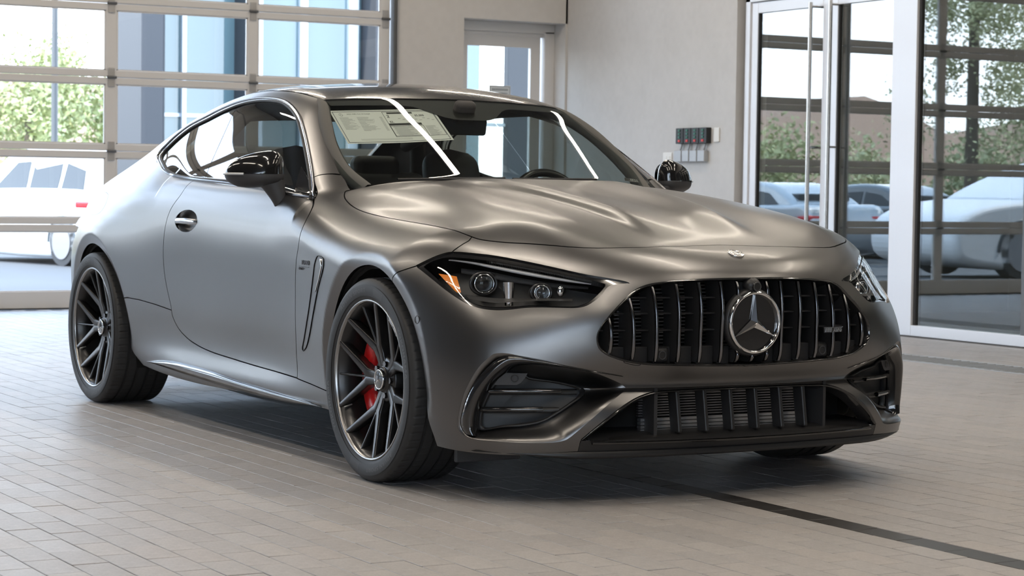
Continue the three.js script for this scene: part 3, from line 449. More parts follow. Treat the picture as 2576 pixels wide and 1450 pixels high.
// wheel openings
const arc = (cz, cy, r, a0, a1, n) => Array.from({ length: n + 1 }, (_, i) => { const a = lerp(a0, a1, i / n) * Math.PI / 180; return [cz + r * Math.cos(a), cy + r * Math.sin(a)]; });
const archPF = [[1.066, 0.0], [1.062, 0.2], ...arc(1.4375, 0.345, 0.388, 184, -2, 40), [1.833, 0.28], [1.848, 0.2], [1.86, 0.0]];
const archPR = [[-1.83, 0.0], [-1.825, 0.2], ...arc(-1.4375, 0.342, 0.382, 184, 0, 40), [-1.052, 0.31], [-1.035, 0.28], [-1.0, 0.25], [-0.955, 0.228], [-0.92, 0.205], [-0.9, 0.0]];
for (const a of [archPF, archPR]) { const f = fSide(a, (s) => s > 0.5); rest = keep(rest, f, 0, -1); }
// glass and roof
const wsPoly = [[-0.05, 1.3], [0.75, 1.3], [0.694, 0.75], [0.684, 0.68], [0.687, 0.633], [0.671, 0.522], [0.634, 0.372], [0.570, 0.185], [0.548, 0.166], [0.513, 0.178], [0.339, 0.222], [0.154, 0.245], [-0.05, 0.25]];
const upper = (s, y) => y > 0.97;
let windscreen, hoodH, roofH, sideGlassH, doorH, headRing, lensH, dump, rearGlass;
const hoodLine = H3([[868, 500], [900, 527], [960, 545], [1060, 563], [1150, 582], [1192, 598], [1215, 604], [1300, 612], [1470, 624], [1600, 623], [1700, 620], [1800, 617]]).map((p) => [p.x, p.z]);
const hoodPoly = outline([[-0.05, 0.70, 1], [0.55, 0.70, 1], [0.675, 0.70], [0.715, 0.745], ...hoodLine.slice(0, 5), hoodLine[5], ...hoodLine.slice(6), [-0.05, 2.122, 1]], true, 4);
const hoodF = fPlan(hoodPoly, (s, y, z) => y > 0.74 && z > 0.62), wsF = fPlan(wsPoly, (s, y, z) => y > 0.9 && z > 0.1);
[hoodH, rest] = split(rest, (s, y, z) => z < 1.2 ? Math.max(hoodF(s, y, z), -isCabin(s, y, z) + 0.004) : hoodF(s, y, z));
[windscreen, rest] = split(rest, (s, y, z) => z < 1.2 ? Math.max(wsF(s, y, z), isCabin(s, y, z)) : 1, 0.004);
const dlo = outline(side2(dloPx), true, 5);
[sideGlassH, rest] = split(rest, fSide(dlo, (s, y) => s > 0.4 && y > 0.9), 0.004);
[roofH, rest] = split(rest, fPlan([[-0.05, 0.4], [0.56, 0.4], [0.548, 0.17], [0.552, 0.05], [0.548, -0.2], [0.532, -0.5], [0.50, -0.85], [0.47, -0.98], [-0.05, -1.0]], (s, y) => y > 1.2), 0.007);
[rearGlass, rest] = split(rest, fPlan([[-0.05, -1.03], [0.465, -1.0], [0.47, -1.3], [0.50, -1.72], [-0.05, -1.78]], (s, y) => y > 1.0), 0.006);
// door, bumper, sill, wing
const doorSide = side2(doorPx);
const doorPoly = outline([...doorSide, [-0.50, 1.06, 1], [0.45, 1.0, 1]], true, 4);
[doorH, rest] = split(rest, fSide(doorPoly, (s) => s > 0.5), 0.0045);
const handleC = hit(468, 556); doorH = keep(doorH, (s, y, z) => Math.hypot((z - handleC.z) / 0.122, (y - handleC.y) / 0.046) - 1, 0, -1);
const sillPoly = [...side2([[320, 749], [348, 754], [390, 766], [432, 781]]), ...doorSide.slice(11, 20).reverse(), ...side2([[748, 953], [785, 968], [822, 984]]), [1.2, 0.262], [1.2, 0], [-1.1, 0], [-1.1, 0.49]].map((p) => [p[0], p[1]]);
let sillH, bumperH, wingH, quarterH;
[sillH, rest] = split(rest, fSide(sillPoly, (s, y, z) => s > 0.5 && z < 1.3), 0.004);
const bs = side2([[987, 702], [1001, 685], [1049.5, 669]]), bumpPoly = [[1.60, 0.0], [1.60, 0.62], [bs[0][0] - 0.03, bs[0][1] - 0.03], ...bs, [1.8, 0.78], [1.9, 0.79], [2.0, 0.77], [2.6, 0.9], [2.6, 0.0]];
const headPoly = outline(front2(headPx), true, 5), lensPoly = outline(front2(lensPx), true, 5);
let headIn; [headIn, rest] = [keep(rest, fFront(headPoly), 0), keep(rest, fFront(headPoly), 0, -1)];
// a joint runs from the bonnet corner to the head lamp, the nose in front of it belongs to the bumper
const nj = H3([[1197, 602], [1170, 618], [1150, 634]]), noseSD = polySD([[nj[0].x + 0.02, nj[0].z - 0.01], [nj[2].x + 0.02, nj[2].z - 0.015], [nj[2].x + 0.2, nj[2].z - 0.02], [1.2, 2.6], [-0.3, 2.6], [-0.3, 1.7], [nj[0].x - 0.1, 1.75]].map((p) => p));
const fBump = (s, y, z) => { const a = z > 1.3 ? polySD0(z, y) : 1; return Math.min(a, z > 1.5 && y > 0.7 ? noseSD(s, z) : 1); }, polySD0 = polySD(bumpPoly);
[bumperH, rest] = split(rest, fBump, 0.004);
[wingH, rest] = split(rest, fSide([[0.73, 0.0], ...[...doorSide.slice(0, 12)].reverse().map((p) => [p[0] + 0.0, p[1]]), [0.60, 0.985], [0.5, 1.03], ...side2([[790, 446], [803, 440.5], [824, 438], [837, 437.6], [860, 440]]), [0.9, 1.2], [2.4, 1.2], [2.4, 0.0]], (s, y, z) => z > 0.5), 0.004);
quarterH = rest;
// openings in the bumper
const mid = (px) => { const l = front2(px); return l; };
const gl = front2(grillePx), grillePoly = outline([[-FW * 2.3 - 0.05, gl[0][1] + 0.0, 1], ...gl, [-FW * 2.3 - 0.05, gl[gl.length - 1][1], 1]], true, 5);
const bowlPoly = outline(front2(bowlPx), true, 5);
const cl = front2(chinPx), chinPoly = [...outline(cl, false, 5), [-FW * 2.3 - 0.05, cl[cl.length - 1][1]], ...front2([[1895, 1091], [1796, 1095], [1631, 1101.5], [1520, 1108], [1475, 1110]]).map((p, i) => i ? p : [-FW * 2.3 - 0.05, p[1]])];
for (const p of [grillePoly, bowlPoly, chinPoly]) bumperH = keep(bumperH, fFront(p), 0, -1);
let chinH; [chinH, bumperH] = split(bumperH, (s, y, z) => z > 2.0 ? Math.max(y - 0.206 - 0.006 * s, s - 0.59) : 1, 0.002);
// ring between wing and head lamp, and the lamp's clear cover
lensH = keep(headIn, fFront(lensPoly), 0); headRing = keep(headIn, fFront(lensPoly), 0, -1);
const inset = (m, d) => ({ ...m, P: Array.from(m.P, (v, i) => v - m.N[i] * d) });
function both(parent, name, h, mat, depth, label) { return part(parent, name, mergeGeometries([panelGeo(h, -1, depth), panelGeo(h, 1, depth)]), mat, label); }
function each(parent, name, h, mat, depth, label) { return [-1, 1].map((s) => part(parent, name, panelGeo(h, s, depth), mat, label)); }
both(car, 'hood', hoodH, M.paint, 0.016); both(car, 'front_bumper', bumperH, M.paint, 0.016); both(car, 'chin_panel', chinH, M.satin, 0.01);
const wings = each(car, 'front_fender', wingH, M.paint, 0.016), doors = each(car, 'door', doorH, M.paint, 0.016);
each(car, 'side_sill', sillH, M.paint, 0.014); both(car, 'body_shell', quarterH, M.paint, 0.016);
both(car, 'roof_panel', roofH, M.roof, 0.012, 'dark glossy roof panel'); both(car, 'windscreen', windscreen, M.windscreen, 0); both(car, 'rear_window', rearGlass, M.sideGlass, 0);
const gsp = side2([[588, 280], [515, 446]]), fSplit = (s, y, z) => { const [a, b] = gsp, t = (y - a[1]) / (b[1] - a[1]); return z - lerp(a[0], b[0], t); };
const [qg, dg] = split(inset(sideGlassH, 0.003), fSplit, 0.006);
each(car, 'quarter_window', qg, M.sideGlass, 0); each(car, 'door_window', dg, M.sideGlass, 0);
// inner black liner behind every joint and opening, so that no daylight passes
{ const zl = []; for (let i = 0; i <= 60; i++) zl.push(lerp(-2.4, ZN, i / 60)); let li = sampleSkin(70, zl, 26);
  li = inset(li, 0.03); li = keep(li, (s, y, z) => Math.max(0.22 - y, z > -1.75 && z < 0.95 ? y - 0.90 : -1, y - 1.05), 0);
  for (const [cz, cy, r] of ARCH) li = keep(li, (s, y, z) => s > 0.5 ? r - 0.012 - Math.hypot(z - cz, Math.max(y - cy, 0)) : -1, 0);
  for (const p of [grillePoly, bowlPoly, chinPoly, headPoly]) { const q = fFront(p); li = keep(li, (s, y, z) => 0.012 - q(s, y, z), 0); }
  both(car, 'inner_structure', li, M.gap, 0); }
// ------------------------------------------------------------------ front details
const O = (px, py, off) => hit(px, py, off);                      // point behind pixel, off metres from the skin (negative = inside)
function gridGeo(rows, closed = false) {                          // rows of V3, same length
  const w = rows[0].length, P = [], id = [];
  for (const r of rows) for (const p of r) P.push(p.x, p.y, p.z);
  for (let j = 0; j < rows.length - 1; j++) for (let i = 0; i < w - (closed ? 0 : 1); i++) { const a = j * w + i, b = j * w + (i + 1) % w; id.push(a, b, a + w, b, b + w, a + w); }
  const g = new THREE.BufferGeometry(); g.setAttribute('position', new THREE.Float32BufferAttribute(P, 3)); g.setIndex(id); g.computeVertexNormals(); return g;
}
function mirX(g, s) { g = g.clone(); if (s > 0) return g; g.scale(-1, 1, 1); const id = g.index; if (id) { const a = id.array; for (let i = 0; i < a.length; i += 3) { const t = a[i]; a[i] = a[i + 1]; a[i + 1] = t; } } else { const p = g.attributes; for (const k in p) { const A = p[k].array, n = p[k].itemSize; for (let i = 0; i < A.length; i += 3 * n) for (let c = 0; c < n; c++) { const t = A[i + c]; A[i + c] = A[i + n + c]; A[i + n + c] = t; } } } g.computeVertexNormals(); return g; }
const pair = (parent, name, g, mat, label) => [-1, 1].map((s) => part(parent, name, mirX(g, s), mat, label));
function resample(l, n) { let L = [0]; for (let i = 1; i < l.length; i++) L.push(L[i - 1] + Math.hypot(l[i][0] - l[i - 1][0], l[i][1] - l[i - 1][1])); const T = L[L.length - 1]; let k = 0; return Array.from({ length: n }, (_, i) => { const t = T * i / (n - 1); while (k < L.length - 2 && L[k + 1] < t) k++; const u = clamp((t - L[k]) / (L[k + 1] - L[k] || 1), 0, 1); return [lerp(l[k][0], l[k + 1][0], u), lerp(l[k][1], l[k + 1][1], u)]; }); }
function stripPx(a, b, offs, n = 40) {                             // skin strip between two pixel lines, offs = offset across it
  const A = resample(outline(a, false, 6), n), B = resample(outline(b, false, 6), n);
  return gridGeo(offs.map((o, k) => { const t = k / (offs.length - 1); return A.map((p, i) => O(lerp(p[0], B[i][0], t), lerp(p[1], B[i][1], t), o)); }));
}
function tubeGeo(pts, r, seg = 60, rad = 8, closed = false, ry) { const g = new THREE.TubeGeometry(new THREE.CatmullRomCurve3(pts, closed, 'centripetal'), seg, r, rad, closed); return g; }
function capsuleBox(w, h, d, r) { return new RoundedBoxGeometry(w, h, d, 3, r); }
function fillPx(poly, off, n = 1) {                                // flat-ish sheet behind a pixel polygon
  const sh = new THREE.Shape(poly.map((p) => new THREE.Vector2(p[0], -p[1]))), g = new THREE.ShapeGeometry(sh), p = g.attributes.position;
  for (let i = 0; i < p.count; i++) { const q = O(p.getX(i), -p.getY(i), off); p.setXYZ(i, q.x, q.y, q.z); } g.computeVertexNormals(); return g;
}
// --- radiator grille
const grille = grp(car, 'radiator_grille');
const gpx = outline(grillePx, false, 6), gIn = gpx.map((p) => { const c = [1750, 812], d = Math.hypot(p[0] - c[0], p[1] - c[1]); return [p[0] + (p[0] < 1640 ? 8 * (c[0] - p[0]) / d : 0), p[1] + (p[1] < 812 ? 11 : -9) * Math.min(1, Math.abs(p[1] - 812) / 70)]; });
const midFix = (g) => { const p = g.attributes.position; return g; };
{ const ext = (l) => [[1905, l[0][1] - 1], ...l, [1905, l[l.length - 1][1]]];
  pair(grille, 'frame', stripPx(ext(gpx), ext(gIn), [-0.001, 0.003, 0.002, -0.006, -0.03, -0.07], 90), M.gloss); }
{ const back = []; for (let j = 0; j <= 8; j++) { const y = lerp(0.41, 0.74, j / 8), r = []; for (let i = 0; i <= 24; i++) { const s = lerp(-0.58, 0.58, i / 24); r.push(V3(s, y, frontZ(Math.abs(s), y) - 0.15)); } back.push(r); } part(grille, 'backing', gridGeo(back), M.gap); }
const gEdge = (() => { const P = gpx.map(([x, y]) => O(x, y, 0)); return (s) => { let t = -9, b = 9; for (let i = 1; i < P.length; i++) { const a = P[i - 1], c = P[i]; if ((a.x - s) * (c.x - s) <= 0 && Math.abs(a.x - c.x) > 1e-6) { const y = lerp(a.y, c.y, (s - a.x) / (c.x - a.x)); t = Math.max(t, y); b = Math.min(b, y); } } if (t < 0) { t = P[0].y; } if (b > 8) b = P[P.length - 1].y; if (s < 0.08) { t = P[0].y; b = P[P.length - 1].y; } return [b, t]; }; })();
function slat(s, y0, y1) {                                         // deep blade with a bright front edge
  const rows = [], n = 14, edge = [];
  for (let i = 0; i <= n; i++) {
    const y = lerp(y0, y1, i / n), u = i / n, z = frontZ(s, y) - 0.010 + 0.009 * Math.sin(Math.PI * u) ** 0.8, w = 0.0055, c = s - 0.0;
    rows.push([V3(c - w, y, z - 0.085), V3(c - w, y, z - 0.004), V3(c - w * 0.6, y, z), V3(c + w * 0.6, y, z), V3(c + w, y, z - 0.004), V3(c + w, y, z - 0.085)]);
    edge.push([V3(c - w * 1.05, y, z - 0.006), V3(c - w * 0.9, y, z + 0.0015), V3(c, y, z + 0.003), V3(c + w * 0.9, y, z + 0.0015), V3(c + w * 1.05, y, z - 0.006)]);
  }
  return [gridGeo(rows.map((r) => r.slice().reverse())), gridGeo(edge.map((r) => r.slice().reverse()))];
}
const slatS = [0.118, 0.196, 0.273, 0.35, 0.427, 0.499];
for (const s of slatS) { const [b, t] = gEdge(s), [g, e] = slat(s, b + 0.012, t - 0.012); for (const m of [-1, 1]) { const sl = part(grille, 'slat', mirX(g, m), M.satin); part(grille, 'bright_edge', mirX(e, m), M.darkChrome); } }
{ const [b, t] = gEdge(0.058); const [g, e] = slat(0.058, 0.64, t - 0.012), [g2, e2] = slat(0.058, b + 0.012, 0.488); for (const m of [-1, 1]) { for (const [x, y] of [[g, e], [g2, e2]]) { const sl = part(grille, 'slat', mirX(x, m), M.satin); part(grille, 'bright_edge', mirX(y, m), M.darkChrome); } } const [g3, e3] = slat(0, b + 0.012, 0.478), c = part(grille, 'slat', g3, M.satin); part(grille, 'bright_edge', e3, M.darkChrome); }
// level fins between the slats, and closed flaps in the lowest row
for (const y of [0.655, 0.605, 0.552]) for (const m of [-1, 1]) for (let k = 0; k < slatS.length; k++) {
  const s0 = slatS[k] + 0.006, s1 = (slatS[k + 1] ?? 0.535) - 0.006, [b, t] = gEdge((s0 + s1) / 2); if (y > t - 0.012) continue;
  const zz = frontZ((s0 + s1) / 2, y); const g = new THREE.BoxGeometry(s1 - s0, 0.004, 0.055); g.translate((s0 + s1) / 2, y, zz - 0.062); part(grille, 'fin', mirX(g, m), M.satin);
}
for (const m of [-1, 1]) for (const [s0, s1] of [[0.064, 0.112], ...slatS.slice(0, 5).map((s, k) => [s + 0.006, slatS[k + 1] - 0.006])]) {
  const c = (s0 + s1) / 2, [b, t] = gEdge(c), y1 = Math.max(0.5, b + 0.03), z = frontZ(c, 0.47), g = capsuleBox(s1 - s0, y1 - b - 0.004, 0.05, 0.004); g.translate(c, (y1 + b) / 2 + 0.002, z - 0.065); part(grille, 'flap', mirX(g, m), M.satin);
}
// radiator seen between the slats
{ const g = []; for (let i = 0; i < 22; i++) { const b = new THREE.BoxGeometry(0.9, 0.0035, 0.01); b.translate(0, 0.46 + i * 0.0115, frontZ(0, 0.5) - 0.135); g.push(b); } part(grille, 'radiator_fins', mergeGeometries(g), M.disc); }
// parking sensors
for (const m of [-1, 1]) { const p = O(1664, 894, -0.028), sn = part(car, 'parking_sensor', mirX(capsuleBox(0.062, 0.052, 0.05, 0.016).translate(p.x, p.y, p.z - 0.02), m), M.satin);
  const t = new THREE.TorusGeometry(0.013, 0.0018, 8, 28); t.translate(p.x, p.y, p.z + 0.006); part(sn, 'sensor_ring', mirX(t, m), M.greyPlastic); }
// camera above the emblem
{ const c = V3(0, 0.695, frontZ(0, 0.69) - 0.012), cam = part(car, 'camera_housing', new THREE.SphereGeometry(0.030, 28, 18).scale(1.0, 0.82, 0.9).translate(c.x, c.y, c.z), M.satin);
  part(cam, 'camera_lens', new THREE.CylinderGeometry(0.013, 0.015, 0.012, 28).rotateX(Math.PI / 2).translate(c.x, c.y - 0.004, c.z + 0.026), M.gloss);
  part(cam, 'lens_ring', new THREE.TorusGeometry(0.0135, 0.0018, 8, 30).translate(c.x, c.y - 0.004, c.z + 0.032), M.greyPlastic);
  part(grille, 'upper_plate', capsuleBox(0.105, 0.07, 0.02, 0.004).translate(0, 0.668, frontZ(0, 0.66) - 0.055), M.greyPlastic); }
// emblem
{ const em = grp(car, 'grille_emblem', 'chrome three-pointed star in a chrome ring on a black disc'), ez = frontZ(0, 0.575) + 0.004, R = 0.1;
  part(em, 'emblem_bowl', new THREE.LatheGeometry([[0.0, -0.03], [0.108, -0.03], [0.112, -0.02], [0.108, -0.006], [0.100, -0.002]].map((p) => new THREE.Vector2(p[0], p[1])), 64).rotateX(Math.PI / 2).translate(0, 0.575, ez), M.satin);
  part(em, 'emblem_disc', new THREE.CylinderGeometry(0.094, 0.094, 0.006, 64).rotateX(Math.PI / 2).translate(0, 0.575, ez - 0.006), M.gloss);
  part(em, 'emblem_ring', new THREE.LatheGeometry([[0.0905, -0.006], [0.0905, 0.006], [0.093, 0.0095], [0.097, 0.010], [0.1012, 0.007], [0.1025, 0.0], [0.1015, -0.008]].map((p) => new THREE.Vector2(p[0], p[1])), 96).rotateX(Math.PI / 2).translate(0, 0.575, ez), M.chrome);
  const P = [], c = [0, 0, 0.017], L = 0.0915, I = 0.0165; const v = (a, r, z) => [Math.cos(a) * r, Math.sin(a) * r, z];
  for (let k = 0; k < 3; k++) { const a = Math.PI / 2 + k * 2 * Math.PI / 3, tip = v(a, L, 0.004), il = v(a + Math.PI / 3, I, 0.001), ir = v(a - Math.PI / 3, I, 0.001); P.push(...c, ...tip, ...il, ...c, ...ir, ...tip); P.push(...il, ...tip, ...v(a, L, -0.004), ...ir, ...v(a, L, -0.004), ...tip); }
  const g = new THREE.BufferGeometry(); g.setAttribute('position', new THREE.Float32BufferAttribute(P, 3)); g.computeVertexNormals(); g.translate(0, 0.575, ez); part(em, 'star', g, M.chrome); }
// --- side intakes
const bowlC = [1318, 1008], inPx = [[1272, 939], [1326, 947], [1330, 950], [1400, 960], [1450, 971], [1469, 978], [1472, 986], [1463, 999], [1430, 1023.5], [1399, 1044], [1367.6, 1061], [1326, 1071], [1264, 1076], [1206, 1081], [1204, 1052], [1210, 1025.5], [1227, 988], [1247.6, 959]];
function polar(px, n) { const l = outline(px, true, 8); return Array.from({ length: n }, (_, i) => { const a = i / n * 2 * Math.PI, dx = Math.cos(a), dy = Math.sin(a); let best = 0; for (let k = 0; k < l.length; k++) { const p = l[k], q = l[(k + 1) % l.length], ex = q[0] - p[0], ey = q[1] - p[1], den = dx * ey - dy * ex; if (Math.abs(den) < 1e-9) continue; const wx = p[0] - bowlC[0], wy = p[1] - bowlC[1], t = (wx * ey - wy * ex) / den, u = (wx * dy - wy * dx) / den; if (t > 0 && u >= 0 && u <= 1) best = Math.max(best, t); } return [bowlC[0] + dx * best, bowlC[1] + dy * best]; }); }
const intakes = [-1, 1].map(() => grp(car, 'side_intake'));
const pairIn = (name, g, mat, label) => [-1, 1].forEach((s, i) => part(intakes[i], name, mirX(g, s), mat, label));
{ const n = 150, A = polar(bowlPx, n), B = polar(inPx, n), rows = [];
  for (let k = 0; k <= 12; k++) { const t = k / 12, pr = Math.sin(t * Math.PI / 2); rows.push(A.map((p, i) => O(lerp(p[0], B[i][0], t), lerp(p[1], B[i][1], t), -0.001 - 0.075 * (0.25 * t + 0.75 * pr * pr)))); }
  pairIn('intake_bowl', gridGeo(rows.map((r) => r.slice().reverse()), true), M.paint);
  pairIn('insert_panel', fillPx(outline(inPx, true, 5), -0.082), M.insert);
  const fr = polar(inPx, n), fr2 = fr.map((p) => [lerp(p[0], bowlC[0], 0.09), lerp(p[1], bowlC[1], 0.09)]);
  pairIn('insert_frame', gridGeo([fr.map((p) => O(p[0], p[1], -0.070)), fr.map((p) => O(p[0], p[1], -0.064)), fr2.map((p) => O(p[0], p[1], -0.066)), fr2.map((p) => O(p[0], p[1], -0.084))].map((r) => r.slice().reverse()), true), M.satin); }
for (const [a, b] of [[[1231, 985], [1411, 985]], [[1211, 1031], [1366, 1031]]]) { const l = []; for (let i = 0; i <= 10; i++) l.push(O(lerp(a[0], b[0], i / 10), lerp(a[1], b[1], i / 10), -0.058)); const g = tubeGeo(l, 0.0085, 40, 10); const c = V3(); pairIn('fin', g, M.gloss);
  const fl = [-6, 9].map((d) => l.map((_, i) => O(lerp(a[0], b[0] + 40, i / 10), lerp(a[1], b[1], i / 10) + d, -0.075))); pairIn('fin_base', gridGeo([fl[0], l.map((p, i) => O(lerp(a[0], b[0] + 40, i / 10), a[1] + 2, -0.064)), fl[1]]), M.satin); }
{ const bp = [[1243, 969], [1252, 955], [1272, 939], [1327, 940], [1322, 950], [1310, 964], [1300, 969]]; pairIn('sensor_bracket', fillPx(outline(bp.map((p) => [...p, 1]), true, 2), -0.045), M.greyPlastic, 'grey sensor bracket'); const p = O(1295, 952, -0.04), nr = vgrad(p.x, p.y, p.z), t = new THREE.TorusGeometry(0.0105, 0.0018, 8, 28); t.applyQuaternion(new THREE.Quaternion().setFromUnitVectors(V3(0, 0, 1), nr)); t.translate(p.x, p.y, p.z); pairIn('sensor_ring', t, M.satin); }
{ // black gloss blade, an angle along the top and the outer side
  const oT = [[1568, 948], [1492, 932], [1409, 915], [1326, 898], [1295, 894], [1268, 896], [1243.5, 910], [1212, 941], [1181, 982], [1163, 1025.5], [1155.5, 1056], [1157, 1076], [1168, 1092]], iT = [[1566, 949.5], [1492, 941], [1409, 929], [1326, 923], [1293, 926], [1272, 939], [1247.6, 959], [1227, 988], [1210, 1025.5], [1204, 1052], [1202, 1070], [1204, 1086], [1208, 1100]];
  pairIn('gloss_blade', stripPx(iT, oT, [-0.06, -0.028, -0.01, -0.001, 0.003, 0.003, 0.0, -0.01], 60), M.gloss, 'gloss black blade'); }
// --- lower intake
const low = grp(car, 'lower_intake');
{ const oS = [[1459.4, 1108], [1499, 1074.7], [1548.5, 1035], [1585, 1009], [1614.5, 994], [1651, 984], [1697, 980.7], [1796, 975.7], [1905, 972]], iS = [[1471, 1108], [1509, 1079], [1558, 1042], [1598, 1013], [1631, 999.5], [1664, 992.5], [1730, 987], [1829, 983], [1905, 980]];
  pair(low, 'gloss_strip', stripPx(iS, oS, [-0.04, -0.006, 0.002, 0.004, 0.002, -0.004], 70), M.gloss, 'gloss black strip');
  const cavity = []; for (const [k, off] of [[0, -0.02], [1, -0.16]]) cavity.push(off);
  const tz = (s) => frontZ(s, 0.3);
  const rowsT = [], rowsB = [], rowsK = []; for (let i = 0; i <= 20; i++) { const s = lerp(-0.56, 0.56, i / 20), a = Math.abs(s); rowsT.push([V3(s, 0.372, tz(a) - 0.015), V3(s, 0.365, tz(a) - 0.2)]); rowsB.push([V3(s, 0.205, tz(a) - 0.003), V3(s, 0.225, tz(a) - 0.05), V3(s, 0.23, tz(a) - 0.2)]); rowsK.push([V3(s, 0.19, tz(a) - 0.19), V3(s, 0.39, tz(a) - 0.19)]); }
  part(low, 'cavity_roof', gridGeo(rowsT), M.satin); part(low, 'cavity_floor', gridGeo(rowsB), M.satin); part(low, 'cavity_back', gridGeo(rowsK), M.gap);
  for (const s of [-0.25, -0.15, -0.05, 0.05, 0.15, 0.25]) { const z = tz(Math.abs(s)), g = capsuleBox(0.016, 0.15, 0.05, 0.006).rotateX(-0.16); g.translate(s, 0.295, z - 0.06); part(low, 'slat', g, M.satin); }
  const f = []; for (let i = 0; i < 12; i++) { const g = new THREE.BoxGeometry(0.66, 0.004, 0.012); g.translate(-0.02, 0.272 + i * 0.0085, tz(0) - 0.135); f.push(g); } part(low, 'radiator_fins', mergeGeometries(f), M.disc);
  const t2 = []; for (let i = 0; i < 4; i++) { const g = new THREE.BoxGeometry(0.66, 0.009, 0.02); g.translate(-0.02, 0.226 + i * 0.0115, tz(0) - 0.125); t2.push(g); } part(low, 'cooler_tubes', mergeGeometries(t2), M.alu);
  const sg = new THREE.BoxGeometry(0.012, 0.16, 0.12); for (const m of [-1, 1]) { const g = sg.clone().rotateY(m * 0.1); g.translate(m * 0.33, 0.29, tz(0.33) - 0.09); part(low, 'side_baffle', g, M.plastic); }
  const lip = []; for (let i = 0; i <= 30; i++) { const s = lerp(-0.555, 0.555, i / 30), a = Math.abs(s); lip.push(V3(s, 0.198 + 0.006 * a, frontZ(a, 0.2) + 0.006)); } part(low, 'gloss_lip', tubeGeo(lip, 0.0065, 80, 8), M.gloss, 'gloss black lip');
}
{ const sp = [], n = 40; for (const [y, o] of [[0.172, 0.004], [0.160, 0.012], [0.150, 0.006], [0.146, -0.02], [0.148, -0.16]]) { const r = []; for (let i = 0; i <= n; i++) { const s = lerp(-0.86, 0.86, i / n), a = Math.abs(s), t = 1 - sstep(0.55, 0.86, a); r.push(V3(s, lerp(0.166, y, t), frontZ(a, 0.17) + (o > 0 ? o * t - 0.004 * (1 - t) : o))); } sp.push(r); } part(car, 'front_splitter', gridGeo(sp.map((r) => r.slice().reverse())), M.satin); }
// air deflectors ahead of the front wheels
for (const m of [-1, 1]) { const g = capsuleBox(0.24, 0.05, 0.018, 0.006); g.translate(m * 0.72, 0.135, 1.86); part(car, 'air_deflector', g, M.greyPlastic); }
// --- head lamps
const lampG = [-1, 1].map(() => grp(car, 'headlamp'));
const pl = (name, g, mat, label) => [-1, 1].forEach((s, i) => part(lampG[i], name, mirX(g, s), mat, label));
[-1, 1].forEach((s, i) => { part(lampG[i], 'surround', panelGeo(inset(headRing, 0.007), s, 0.03), M.gloss); part(lampG[i], 'clear_cover', panelGeo(inset(lensH, 0.003), s, 0), M.lens);
  part(lampG[i], 'housing', panelGeo(inset({ ...lensH, edges: lensH.edges }, 0.095), s, -0.09), M.lampBack); });
function atLamp(px, py, off) { const p = O(px, py, off), n = vgrad(p.x, p.y, p.z), q = new THREE.Quaternion().setFromUnitVectors(V3(0, 0, 1), V3(n.x * 0.35, 0.04, 1).normalize()); return (g) => g.applyQuaternion(q).translate(p.x, p.y, p.z); }
for (const [x, y, r] of [[1217, 714, 0.028], [1362, 737, 0.022]]) {
  const A = atLamp(x, y, -0.05); pl('projector_bezel', A(new THREE.TorusGeometry(r * 1.25, 0.005, 10, 4 + 28).scale(1.25, 1, 1)), M.satinMetal);
  pl('projector_shroud', A(new THREE.CylinderGeometry(r * 1.3, r * 1.0, 0.05, 32, 1, true).scale(1.2, 1, 1).rotateX(Math.PI / 2).translate(0, 0, -0.025)), M.lampBack);
  pl('projector_lens', A(new THREE.SphereGeometry(r, 28, 18).scale(1.08, 1, 0.7)), M.bulb); pl('projector_ring', A(new THREE.TorusGeometry(r * 1.06, 0.0022, 8, 36).scale(1.08, 1, 1).translate(0, 0, 0.006)), M.chrome); pl('reflector', A(new THREE.SphereGeometry(r * 1.05, 24, 14).scale(1.1, 1, 0.5).translate(0, 0, -0.03)), M.satinMetal);
}
pl('daytime_strip', stripPx([[1130, 652], [1180, 657], [1250, 670], [1320, 683], [1390, 696], [1450, 707], [1488, 714]], [[1128, 656], [1178, 663], [1248, 678], [1318, 692], [1388, 704], [1450, 713], [1486, 717]], [-0.03, -0.022, -0.022, -0.03], 50), M.drl, 'pale light guide strip');
pl('amber_reflector', stripPx([[1103, 689], [1125, 692], [1149, 696]], [[1142, 730], [1152, 737], [1160, 736]], [-0.036, -0.034, -0.034, -0.036], 12), M.amber, 'orange side reflector');
pl('light_shelf', stripPx([[1160, 676], [1230, 684], [1310, 700], [1400, 714], [1480, 722]], [[1160, 688], [1230, 700], [1310, 714], [1400, 724], [1480, 728]], [-0.034, -0.05, -0.05, -0.06], 40), M.greyPlastic);
pl('reflector_bowl', (() => { const A = atLamp(1280, 740, -0.055); return A(new THREE.CylinderGeometry(0.02, 0.014, 0.075, 24, 1, true, 0, Math.PI).rotateY(-Math.PI / 2)); })(), M.chrome);
pl('side_lens', (() => { const A = atLamp(1411, 734, -0.045); return A(new THREE.SphereGeometry(0.014, 18, 12).scale(0.9, 1.3, 0.6)); })(), M.chrome);
pl('lamp_sill', stripPx([[1180, 752], [1240, 762], [1300, 760], [1370, 757], [1440, 758]], [[1170, 742], [1240, 750], [1300, 751], [1370, 751], [1440, 752]], [-0.02, -0.03, -0.05], 30), M.lampBack);
